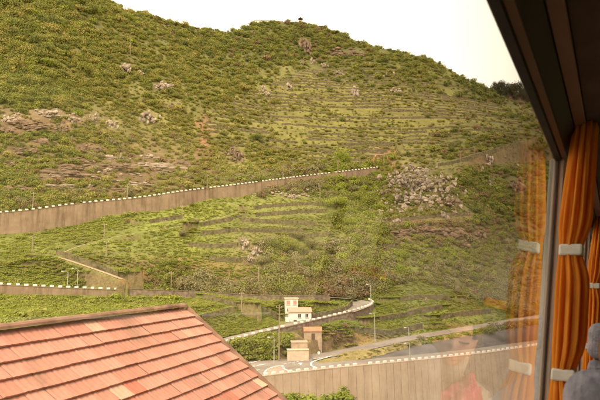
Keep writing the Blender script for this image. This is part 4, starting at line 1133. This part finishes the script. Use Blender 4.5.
def tile_mesh():
    bm = bmesh.new(); n = 9; L = EXPO + .07; rows = []
    prof = []
    for i in range(n):
        x = TW * i / (n - 1); k = i / (n - 1)
        prof.append((x, .014 * (1 if k > .72 else 0) * math.sin((k - .72) / .28 * math.pi) if k > .72 else .012 * math.sin(k / .72 * math.pi * 2) ** 2 * .8))
    top = []
    for yy, lift in ((0, 0.0), (L * .5, .028), (L, .058)):
        top.append([bm.verts.new((x, yy, z + lift)) for x, z in prof])
    lip = [bm.verts.new((x, L, z + .058 - .036)) for x, z in prof]
    for a, b_ in zip(top[:-1], top[1:]):
        for i in range(n - 1): bm.faces.new((a[i], b_[i], b_[i + 1], a[i + 1]))
    for i in range(n - 1): bm.faces.new((top[2][i], lip[i], lip[i + 1], top[2][i + 1]))
    bmesh.ops.recalc_face_normals(bm, faces=bm.faces); me_ = bpy.data.meshes.new('roof_tile'); bm.to_mesh(me_); bm.free()
    for q in me_.polygons: q.use_smooth = False
    if me_.polygons[0].normal.z < 0: me_.flip_normals()
    me_.materials.append(M['tile']); return me_
tm = tile_mesh(); nrow = int(SL / EXPO); ncol = int((LEN - .1) / TW); cnt = 0
vt, ft = [], []
for r_ in range(nrow):
    for c_ in range(ncol):
        jx, jy, jz = random.uniform(-.004, .004), random.uniform(-.006, .006), random.uniform(0, .004)
        lm = slope_M(1) @ Matrix.Translation((.06 + c_ * TW + jx, .03 + r_ * EXPO + jy, -.045 + jz)) @ Matrix.Rotation(random.uniform(-.012, .012), 4, 'Z') @ Matrix.Rotation(random.uniform(-.01, .01), 4, 'Y')
        wv = HM @ lm @ Vector((TW / 2, EXPO / 2, 0)); uu, v2 = proj(*wv)
        if -20 < uu < 600 and v2 < 412 and cnt < 300:
            o = obj('roof_tile', tm, roof); o.matrix_local = lm; cnt += 1
        else:
            nb_ = len(vt); vt += [lm @ q.co for q in tm.vertices]; ft += [tuple(nb_ + i for i in q.vertices) for q in tm.polygons]
if vt: tag(obj('far_tiles', mesh_from('far_tiles', vt, ft, M['tile']), roof), kind='stuff')
# ridge and verge caps: half-round clay pieces
def cap(parent, Mx, L=.42, r=.115, name='ridge_tile'):
    v, f = [], []; n = 7
    for yy, rr in ((0, r), (L, r * .9)):
        for i in range(n):
            a = math.pi * i / (n - 1); v.append(Mx @ Vector((math.cos(a) * rr * 1.1, yy, math.sin(a) * rr * .8)))
    for i in range(n - 1): f.append((i, i + 1, n + i + 1, n + i))
    f.append(tuple(range(n - 1, -1, -1))); f.append(tuple(range(n, 2 * n)))
    obj(name, mesh_from(name, v, f, M['ridge'], False), parent)
for k in range(int(LEN / .37)): cap(roof, Matrix.Translation((.1 + .37 * k, 0, RZ - .015)) @ Matrix.Rotation(-math.pi / 2, 4, 'Z') @ Matrix.Rotation(random.uniform(-.02, .02), 4, 'X'))
for k in range(int(SL / .37)): cap(roof, slope_M(1) @ Matrix.Translation((.03, .1 + .37 * k, -.03)), r=.10, name='verge_tile')

# leafy trees between the house and the tall wall: only their tops show
for u, v, Y, rad in ((281, 391, 37, 1.3), (306, 392, 40, 1.9), (338, 391, 44, 1.9)):
    top = P(u, v, Y); gz = float(near_ground(np.array([[top.x]]), np.array([[top.y]]))[0, 0])
    t = empty('garden_tree', (top.x, top.y, gz)); tag(t, ('small left' if u < 290 else ('middle' if u < 320 else 'right')) + ' bright leafy tree top in front of the tall wall', 'tree', 'garden trees below the road')
    v_, f_ = leaf_cloud(int(u), 1500, 9, .085, .9, False, .75); hh = top.z - gz
    obj('crown', mesh_from('crown', [Vector(q) * rad + Vector((0, 0, hh - rad * 1.05)) for q in v_], f_, M['bright']), t)
    mb = MB(); mb.tube((0, 0, -.3), (.1, .1, hh - rad * .9), .17, .1, 8)
    for k in range(6):
        a = k * 1.1; mb.tube((.1, .1, hh - rad * 1.3), (math.cos(a) * rad * .5, math.sin(a) * rad * .5, hh - rad * .5), .06, .02, 5)
    mb.build('trunk', M['bark'], t)
# ------------------------------------------------------------------ the coach (local axes: x = N inwards, y = L along, z = U up)
M['cantrail'] = simple_mat('cantrail_brown', (0.022, 0.012, 0.008), (0.036, 0.02, 0.013), 4, 0.6)
M['trim'] = simple_mat('brown_trim', (0.12, 0.06, 0.032), (0.16, 0.085, 0.046), 3, 0.5)
M['ceiling'] = simple_mat('ceiling_brown', (0.045, 0.024, 0.014), (0.065, 0.036, 0.022), 6, 0.9)
M['seal'] = simple_mat('rubber_seal', (0.012, 0.011, 0.010), (0.025, 0.022, 0.02), 8, 0.7)
M['mullion'] = simple_mat('grey_mullion', (0.38, 0.35, 0.31), (0.46, 0.43, 0.38), 3, 0.5)
M['shell'] = simple_mat('coach_lining', (0.42, 0.39, 0.35), (0.50, 0.47, 0.42), 3, 0.8)
M['seat'] = simple_mat('grey_velour', (0.10, 0.10, 0.13), (0.22, 0.21, 0.25), 26, 0.95, bmp=.3)
M['band'] = simple_mat('grey_tieback', (0.42, 0.40, 0.37), (0.52, 0.50, 0.46), 20, 0.8)
M['orange_plastic'] = simple_mat('orange_grip', (0.62, 0.25, 0.04), (0.70, 0.30, 0.06), 5, 0.4)
M['jacket'] = simple_mat('grey_jacket', (0.34, 0.32, 0.29), (0.46, 0.43, 0.39), 14, 0.9, bmp=.3)
M['scarf'] = simple_mat('pink_scarf', (0.34, 0.03, 0.07), (0.62, 0.13, 0.19), 26, 0.9, bmp=.4)
M['skin'] = simple_mat('skin', (0.50, 0.27, 0.18), (0.58, 0.34, 0.24), 9, 0.55)
M['lip'] = simple_mat('lips', (0.42, 0.15, 0.12), (0.48, 0.19, 0.15), 9, 0.5)
M['hair'] = simple_mat('brown_hair', (0.05, 0.028, 0.016), (0.12, 0.07, 0.04), 30, 0.6, vec_scale=(1, 1, .2), bmp=.4)
m, nt, b = mat_new('curtain_orange')
n_ = noise_tex(nt, 40, 3, .6, 'Object', (1, 1, .3))
c = ramp(nt, n_, [(.3, (.74, .33, .035)), (.7, (.82, .41, .06))])
nt.links.new(c, b.inputs['Base Color']); b.inputs['Roughness'].default_value = .9
tr = nt.nodes.new('ShaderNodeBsdfTranslucent'); nt.links.new(c, tr.inputs['Color'])
mx = nt.nodes.new('ShaderNodeMixShader'); mx.inputs[0].default_value = .68
nt.links.new(b.outputs[0], mx.inputs[1]); nt.links.new(tr.outputs[0], mx.inputs[2]); nt.links.new(mx.outputs[0], nt.nodes['Material Output'].inputs[0])
M['curtain'] = m
# thin window glass: Fresnel reflection of both faces over a clear pane
m = bpy.data.materials.new('window_glass'); m.use_nodes = True; nt = m.node_tree; nt.nodes.remove(nt.nodes['Principled BSDF'])
fr = nt.nodes.new('ShaderNodeFresnel'); fr.inputs['IOR'].default_value = 1.65
def mth(op, a, b_):
    q = nt.nodes.new('ShaderNodeMath'); q.operation = op
    for i, x in enumerate((a, b_)):
        if isinstance(x, (int, float)): q.inputs[i].default_value = x
        else: nt.links.new(x, q.inputs[i])
    return q.outputs[0]
ge = nt.nodes.new('ShaderNodeNewGeometry')
f2 = mth('DIVIDE', mth('MULTIPLY', fr.outputs[0], 2.0), mth('ADD', fr.outputs[0], 1.0))
f2 = mth('MULTIPLY', f2, mth('SUBTRACT', 1.0, ge.outputs['Backfacing']))
tp = nt.nodes.new('ShaderNodeBsdfTransparent'); tp.inputs[0].default_value = (.985, .965, .93, 1)
gl = nt.nodes.new('ShaderNodeBsdfGlossy'); gl.inputs['Roughness'].default_value = 0.0; gl.inputs[0].default_value = (1, 1, 1, 1)
mx = nt.nodes.new('ShaderNodeMixShader'); nt.links.new(f2, mx.inputs[0]); nt.links.new(tp.outputs[0], mx.inputs[1]); nt.links.new(gl.outputs[0], mx.inputs[2])
nt.links.new(mx.outputs[0], nt.nodes['Material Output'].inputs[0]); M['glass'] = m

GA, GK = 0.20, 0.108
def gN(U): return -(GA - GK * U)
UT, UB = 0.505, -0.80            # top and bottom of the windows
LM = [-2.2, -0.45, 2.09, 4.25, 6.4]
bus = empty('coach'); bus.matrix_world = BUSM @ Matrix.Translation((1.0, 0, ROADU)); tag(bus, 'interior of the touring coach with large side windows framing the view', 'coach')
BI = Matrix.Translation((-1.0, 0, -ROADU))
def bpart(name, mb, mat, bevel=0, parent=None, smooth=False):
    mb.v = [tuple(BI @ Vector(q)) for q in mb.v]; return mb.build(name, mat, parent or bus, smooth, bevel)
def prism(pr, l0, l1):
    """profile in (N, U) swept along the coach"""
    n = len(pr); v = [(a, l0, u) for a, u in pr] + [(a, l1, u) for a, u in pr]
    f = [(i, (i + 1) % n, n + (i + 1) % n, n + i) for i in range(n)] + [tuple(range(n - 1, -1, -1)), tuple(range(n, 2 * n))]
    mb = MB(); mb.add(v, f); return mb
L0, L1 = -4.0, 6.4
bpart('side_panel', prism([(gN(UB) - .06, UB), (gN(UB) + .03, UB), (gN(UB) + .03, -1.38), (gN(UB) - .06, -1.38)], L0, L1), M['shell'])
bpart('outer_skirt', prism([(gN(UB) - .10, UB - .004), (gN(UB) - .065, UB - .004), (gN(UB) - .065, -2.25), (gN(UB) - .10, -2.25)], L0, L1), M['plaster'])
bpart('cantrail', prism([(gN(UT) - .008, UT), (gN(UT) + .012, UT), (gN(UT) + .03, UT + .012), (-.086, .565), (-.086, .62), (gN(UT) + .02, .78), (gN(UT) - .008, .78)], L0, L1), M['cantrail'])
bpart('window_trim', prism([(gN(UT) + .010, UT - .004), (gN(UT) + .027, UT + .004), (gN(UT) + .021, UT + .014), (gN(UT) + .006, UT + .006)], L0, L1), M['trim'], .002)
bpart('curtain_rail', prism([(-.084, .572), (-.05, .574), (-.05, .60), (-.084, .60)], L0, L1), M['trim'], .003)
bpart('ceiling_panel', prism([(-.048, .585), (.62, .64), (.62, .665), (-.048, .61)], L0, L1), M['ceiling'])
bpart('luggage_rack_lip', prism([(.622, .62), (.66, .62), (.66, .72), (.622, .72)], L0, L1), M['cantrail'], .005)
bpart('roof_lining', prism([(.3, 1.0), (1.8, 1.0), (2.2, .72), (2.2, .76), (1.8, 1.05), (.3, 1.05), (-.22, .76), (-.22, .72)], L0, L1), M['ceiling'])
bpart('floor', prism([(gN(UB), -1.40), (2.2, -1.40), (2.2, -1.48), (gN(UB), -1.48)], L0, L1), M['seal'])
bpart('far_side_panel', prism([(2.2, -.7), (2.27, -.7), (2.27, -2.2), (2.2, -2.2)], L0, L1), M['shell'])
bpart('far_cantrail', prism([(2.14, .55), (2.27, .55), (2.27, .75), (2.14, .75)], L0, L1), M['cantrail'])
for l_ in (-3.9, -1.6, .6, 2.8, 5.0, 6.3):
    mb = MB(); mb.box((2.16, l_, -.7), (2.24, l_ + .1, .55)); bpart('far_post', mb, M['cantrail'])
mb = MB(); mb.box((gN(UB), L0 - .05, -1.4), (2.2, L0, -.55)); bpart('rear_wall', mb, M['shell'])
mb = MB(); mb.box((gN(UB), L0 - .05, .72), (2.2, L0, 1.0)); bpart('rear_header', mb, M['shell'])
mb = MB(); mb.box((gN(UB), L0 - .03, -.55), (2.2, L0 - .025, .72)); bpart('added_rear_window', mb, M['glass'])  # unseen opening added behind the camera to light the passenger's face
mb = MB(); mb.box((gN(UB), L1, -1.4), (2.2, L1 + .05, 1.0)); bpart('front_light_block', mb, M['shell'])  # unseen closed end, added to block bright sky from the glass reflections
# glass panes, seals and posts
def slab(l0, l1, u0, u1, n0, n1):
    """box between two distances from the glass plane"""
    mb = MB(); v = []
    for u in (u0, u1):
        v += [(gN(u) + n0, l0, u), (gN(u) + n1, l0, u), (gN(u) + n1, l1, u), (gN(u) + n0, l1, u)]
    mb.hexa(v[:4], v[4:]); return mb
for a, b_ in zip(LM[:-1], LM[1:]):
    pn = bpart('window_pane', slab(a + .035, b_ - .035, UB + .01, UT - .012, -.005, 0), M['glass'])
    bpart('window_seal', slab(b_ - .047, b_ - .035, UB, UT, -.01, .002), M['seal'])
    bpart('window_seal', slab(a + .035, a + .047, UB, UT, -.01, .002), M['seal'])
    bpart('window_seal', slab(a + .047, b_ - .047, UT - .012, UT - .001, -.01, .009), M['seal'])
for l_ in LM: bpart('window_post', slab(l_ - .034, l_ + .034, UB, UT, -.03, .018), M['mullion'], .005)

def curtain(lc, label, depth=.075, span=.13, seed=1, ties=(.17, -.22)):
    r = random.Random(seed); v, f = [], []; nu, ns = 60, 132
    am_ = [r.uniform(.6, 1.25) for _ in range(12)]
    for i in range(nu + 1):
        u = .585 + (-.86 - .585) * i / nu
        g = min(1, sum(math.exp(-((u - t_) / .06) ** 2) for t_ in ties)); tp_ = max(0, (u - .25) / .335)
        base = gN(min(u, .62)) + .030; w = depth * (1.12 - .30 * g - .25 * tp_); sp = span * (1.1 - .3 * g)
        for j in range(ns):
            t_ = 2 * math.pi * j / ns; fl = 1 + .20 * (1 - .5 * g) * am_[int(t_ / 6.2832 * 12) % 12] * math.sin(11 * t_ + .8 * math.sin(u * 3 + seed)) + .05 * math.sin(23 * t_ + u * 9)
            v.append((base + w * .5 + w * .5 * math.cos(t_) * fl + .02 * tp_, lc + sp * .5 * math.sin(t_) * fl, u))
    for i in range(nu):
        for j in range(ns): f.append((i * ns + j, i * ns + (j + 1) % ns, (i + 1) * ns + (j + 1) % ns, (i + 1) * ns + j))
    root = empty('curtain'); root.matrix_world = BUSM @ Matrix.Translation((-.15, lc, -.86)); tag(root, label, 'curtain', 'orange coach curtains')
    back_ = Matrix.Translation((.15, -lc, .86))
    o = obj('fabric', mesh_from('fabric', [back_ @ Vector(q) for q in v], f, M['curtain'], True), root)
    so = o.modifiers.new('thick', 'SOLIDIFY'); so.thickness = .0015
    for t_ in ties:
        mb = MB(); u0, u1 = t_ - .018, t_ + .018; vv = []
        for u in (u0, u1):
            n0, n1 = gN(u) + .030, gN(u) + .030 + depth * .90; vv.append([(n0, lc - span * .47, u), (n1, lc - span * .47, u), (n1, lc + span * .47, u), (n0, lc + span * .47, u)])
        mb.hexa(vv[0], vv[1]); mb.v = [tuple(back_ @ Vector(q)) for q in mb.v]; mb.build('tieback', M['band'], root, bevel=.006)
curtain(1.98, 'orange tied curtain hanging at the nearest grey window post', seed=1)
curtain(4.12, 'farther orange tied curtain at the right edge of the picture', seed=2, ties=(.12, -.27))

def seat(nc_, lc, top, label, face=1, orange=False, w=.46):
    """face +1: passenger looks along +L"""
    root = empty('seat'); root.parent = bus; root.matrix_local = BI @ Matrix.Translation((nc_, lc, -1.40)) @ (Matrix.Identity(4) if face > 0 else Matrix.Rotation(math.pi, 4, 'Z')); tag(root, label)
    h = top + 1.40
    mb = MB(); mb.hexa([(-w / 2, 0, .42), (w / 2, 0, .42), (w / 2, .12, .42), (-w / 2, .12, .42)], [(-w / 2, -.12, h - .17), (w / 2, -.12, h - .17), (w / 2, -.02, h - .17), (-w / 2, -.02, h - .17)]); mb.build('backrest', M['seat'], root, bevel=.035)
    mb = MB(); mb.hexa([(-w * .5, -.125, h - .168), (w * .5, -.125, h - .168), (w * .5, -.01, h - .168), (-w * .5, -.01, h - .168)], [(-w * .46, -.145, h), (w * .46, -.145, h), (w * .46, -.04, h), (-w * .46, -.04, h)]); o = mb.build('headrest', M['seat'], root, bevel=.045)
    o.modifiers['bevel'].segments = 5
    mb = MB(); mb.box((-w / 2, .10, .36), (w / 2, .56, .50)); mb.build('cushion', M['seat'], root, bevel=.04)
    for k in (-1, 1):
        mb = MB(); mb.tube((k * w * .4, .1, 0), (k * w * .4, .15, .36), .025, .025, 8); mb.tube((k * w * .4, .48, 0), (k * w * .4, .45, .36), .025, .025, 8); mb.build('leg', M['metal_pole'], root)
    if orange:
        mb = MB(); mb.box((-w * .2, -.165, h - .02), (w * .2, -.13, h + .025)); mb.build('grab_handle', M['orange_plastic'], root, bevel=.012)
seat(.118, 1.27, -.120, 'grey velour seat headrest at the lower right corner', 1)
seat(.16, 2.12, -.36, 'grey seat of the reflected passenger', -1)
seat(.09, 3.05, -.085, 'grey blue seat with orange grip seen behind the nearest curtain', 1, True)
seat(.62, 2.55, -.06, 'grey seat with orange grip mirrored in the window beside the passenger', 1, True)

# ------------------------------------------------------------------ the passenger beside the window (seen as a reflection in the glass)
HC = Vector((.030, 1.80, -.150))          # head centre, coach axes
person = empty('person'); person.matrix_world = BUSM @ Matrix.Translation((.12, 1.92, -.90)); tag(person, 'passenger in a grey jacket and pink scarf reflected in the window', 'person')
PB = Matrix.Translation((-.12, -1.92, .90))
# face frame: looks towards -L, a little down and towards the glass
FM = Matrix.Translation(HC) @ Matrix.Rotation(R(-14), 4, 'Z') @ Matrix.Rotation(R(14), 4, 'X')
bm = bmesh.new(); bmesh.ops.create_uvsphere(bm, u_segments=48, v_segments=36, radius=1)
for q in bm.verts:
    x, y, z = q.co
    X, Y_, Z = x * .074, y * .094, z * .115
    if y < 0:                                     # face side (-y)
        jaw = max(0, -z - .1); X *= 1 - .35 * jaw; Y_ *= 1 - .05 * jaw
        g = lambda a, c, wa, wc: math.exp(-((X - a) / wa) ** 2 - ((Z - c) / wc) ** 2)
        Y_ += -.022 * g(0, -.018, .011, .016) - .012 * g(0, .004, .008, .022)      # nose
        Y_ += .012 * g(.030, .008, .016, .011) + .012 * g(-.030, .008, .016, .011)  # sockets
        Y_ += -.006 * g(.030, .008, .011, .008) - .006 * g(-.030, .008, .011, .008)  # lids
        Y_ += -.006 * g(.028, .026, .022, .007) - .006 * g(-.028, .026, .022, .007)  # brow
        Y_ += -.007 * g(0, -.055, .022, .008) + .004 * g(0, -.068, .02, .006) - .008 * g(0, -.092, .018, .012)
        Y_ += -.004 * g(.042, -.02, .02, .02) - .004 * g(-.042, -.02, .02, .02)
    else:
        Y_ *= 1 - .25 * max(0, -z)
    q.co = PB @ FM @ Vector((X, Y_, Z))
hme = bpy.data.meshes.new('head'); bm.to_mesh(hme); bm.free()
# one continuous body: skinned skeleton
J = {}
def jl(name, n_, l_, u_, r_): J[name] = (PB @ Vector((n_, l_, u_)), r_)
jl('pelvis', .14, 1.98, -.80, .16); jl('waist', .13, 2.0, -.64, .135); jl('chest', .11, 1.97, -.46, .145); jl('neckb', .07, 1.91, -.32, .07); jl('neck', .035, 1.855, -.25, .05); jl('skull', .015, 1.815, -.17, .055)
jl('shL', -.06, 1.93, -.37, .065); jl('shR', .27, 1.95, -.37, .068); jl('elL', -.10, 1.83, -.60, .045); jl('elR', .34, 1.84, -.60, .045); jl('wrL', .03, 1.63, -.70, .030); jl('wrR', .22, 1.62, -.70, .030)
jl('haL', .06, 1.58, -.715, .034); jl('haR', .19, 1.57, -.715, .034)
jl('hipL', .05, 1.93, -.84, .09); jl('hipR', .23, 1.93, -.84, .09); jl('knL', .05, 1.52, -.86, .065); jl('knR', .24, 1.52, -.86, .065); jl('anL', .05, 1.55, -1.29, .04); jl('anR', .24, 1.55, -1.29, .04); jl('toL', .05, 1.42, -1.355, .035); jl('toR', .24, 1.42, -1.355, .035)
ED = [('pelvis','waist'),('waist','chest'),('chest','neckb'),('neckb','neck'),('neck','skull'),('chest','shL'),('chest','shR'),('shL','elL'),('elL','wrL'),('wrL','haL'),('shR','elR'),('elR','wrR'),('wrR','haR'),
      ('pelvis','hipL'),('pelvis','hipR'),('hipL','knL'),('hipR','knR'),('knL','anL'),('knR','anR'),('anL','toL'),('anR','toR')]
for hnd, sg in (('haL', 1), ('haR', -1)):
    b0 = J[hnd][0]
    for k in range(5):
        off = (k - 2) * .016
        if k == 4 and sg > 0 or k == 0 and sg < 0:
            a = b0 + Vector((off * 1.2, .0, .005)); J[f'{hnd}t'] = (b0 + Vector((sg * .034, -.03, .0)), .0095); J[f'{hnd}u'] = (b0 + Vector((sg * .045, -.055, -.008)), .008)
            ED += [(hnd, f'{hnd}t'), (f'{hnd}t', f'{hnd}u')]; continue
        ln = (.036, .045, .048, .044, .036)[k]
        J[f'{hnd}{k}a'] = (b0 + Vector((off, -.045, .002)), .0095); J[f'{hnd}{k}b'] = (b0 + Vector((off * 1.05, -.045 - ln * .8, -.010)), .009); J[f'{hnd}{k}c'] = (b0 + Vector((off * 1.05, -.045 - ln * 1.25, -.030)), .008)
        ED += [(hnd, f'{hnd}{k}a'), (f'{hnd}{k}a', f'{hnd}{k}b'), (f'{hnd}{k}b', f'{hnd}{k}c')]
names = list(J); me = bpy.data.meshes.new('body'); me.from_pydata([tuple(J[k][0]) for k in names], [(names.index(a), names.index(b_)) for a, b_ in ED], [])
body = obj('body', me, person); sk = body.modifiers.new('skin', 'SKIN'); sk.use_smooth_shade = True
for sv_, k in zip(me.skin_vertices[0].data, names): sv_.radius = (J[k][1], J[k][1]); sv_.use_root = (k == 'pelvis')
ss = body.modifiers.new('sub', 'SUBSURF'); ss.levels = 2; ss.render_levels = 2
me.materials.append(M['jacket'])
hme.materials.append(M['skin']); hme.polygons.foreach_set('use_smooth', [True] * len(hme.polygons)); head = obj('head', hme, body)
for sx in (-1, 1):
    mb = MB(); vv = []
    for k in range(9):
        a = -1 + 2 * k / 8; X = sx * .030 + a * .016; Zb = .004 - .004 * (1 - a * a)
        vv.append((X, Zb))
    v, f = [], []
    for X, Zb in vv:
        for dy, dz in ((-.0925, -.0012), (-.0925, .0018), (-.083, .0018), (-.083, -.0012)): v.append(PB @ FM @ Vector((X, dy, Zb + dz)))
    for i in range(8):
        for j in range(4): f.append((i * 4 + j, i * 4 + (j + 1) % 4, i * 4 + 4 + (j + 1) % 4, i * 4 + 4 + j))
    obj('eyelashes', mesh_from('eyelashes', v, f, M['hair']), head)
    v = [PB @ FM @ Vector((sx * X, dy, Z)) for X, Z in ((.012, .024), (.022, .030), (.034, .031), (.046, .025)) for dy, Z in ((-.096 + abs(X) * .25, Z), (-.096 + abs(X) * .25, Z + .005), (-.078, Z + .005), (-.078, Z))]
    f = [(i * 4 + j, i * 4 + (j + 1) % 4, i * 4 + 4 + (j + 1) % 4, i * 4 + 4 + j) for i in range(3) for j in range(4)] + [(3, 2, 1, 0), (12, 13, 14, 15)]
    obj('eyebrow', mesh_from('eyebrow', v, f, M['hair']), head)
    bm = bmesh.new(); bmesh.ops.create_uvsphere(bm, u_segments=14, v_segments=10, radius=1)
    for q in bm.verts: q.co = PB @ FM @ Vector((sx * .073 + q.co.x * .007, .012 + q.co.y * .016, -.006 + q.co.z * .028))
    e_ = bpy.data.meshes.new('ear'); bm.to_mesh(e_); bm.free(); e_.materials.append(M['skin']); obj('ear', e_, head)
bm = bmesh.new(); bmesh.ops.create_uvsphere(bm, u_segments=20, v_segments=10, radius=1)
for q in bm.verts: q.co = PB @ FM @ Vector((q.co.x * .022, -.089 + q.co.y * .008, -.056 + q.co.z * .007))
e_ = bpy.data.meshes.new('mouth'); bm.to_mesh(e_); bm.free(); e_.materials.append(M['lip']); obj('mouth', e_, head)
# hair: an uneven cap over the crown and the back of the head
bm = bmesh.new(); bmesh.ops.create_uvsphere(bm, u_segments=48, v_segments=32, radius=1); dl = []
for q in bm.verts:
    x, y, z = q.co
    lim_ = (.40 if abs(x) < .62 else .05) if y < -.25 else (-.25 if y < .15 else -.9)
    if z < lim_: dl.append(q)
bmesh.ops.delete(bm, geom=dl, context='VERTS')
for q in bm.verts:
    x, y, z = q.co; k = 1.07 + .05 * mnoise.noise(Vector((x * 4, y * 4, z * 1.5)))
    q.co = PB @ FM @ Vector((x * .080 * k, y * .100 * k + .004, z * .119 * k))
e_ = bpy.data.meshes.new('hair'); bm.to_mesh(e_); bm.free(); e_.materials.append(M['hair']); e_.polygons.foreach_set('use_smooth', [True] * len(e_.polygons))
ho = obj('hair', e_, body); so = ho.modifiers.new('thick', 'SOLIDIFY'); so.thickness = .012
# scarf wound round the neck
v, f = [], []; nt_, nr_ = 72, 24
for i in range(nt_):
    a = 2 * math.pi * i / nt_ * 1.0
    cpt = Vector((.05 + .085 * math.cos(a), 1.875 + .080 * math.sin(a) - .02, -.345 + .022 * math.sin(a * 2 + 1) - .035 * max(0, -math.sin(a))))
    for j in range(nr_):
        b2 = 2 * math.pi * j / nr_; rr = .034 * (1 + .30 * math.sin(3 * b2 + 5 * a) + .12 * math.sin(7 * b2 - 3 * a))
        v.append(PB @ (cpt + Vector((math.cos(a) * math.cos(b2) * rr, math.sin(a) * math.cos(b2) * rr, math.sin(b2) * rr * 1.25))))
for i in range(nt_):
    for j in range(nr_): f.append((i * nr_ + j, i * nr_ + (j + 1) % nr_, ((i + 1) % nt_) * nr_ + (j + 1) % nr_, ((i + 1) % nt_) * nr_ + j))
obj('scarf', mesh_from('scarf', v, f, M['scarf'], True), body)
mb = MB(); mb.hexa([(.02, 1.80, -.56), (.075, 1.80, -.56), (.075, 1.82, -.56), (.02, 1.82, -.56)], [(.02, 1.785, -.36), (.07, 1.785, -.36), (.07, 1.81, -.36), (.02, 1.81, -.36)]); mb.v = [tuple(PB @ Vector(q)) for q in mb.v]; mb.build('scarf_end', M['scarf'], body, bevel=.012)
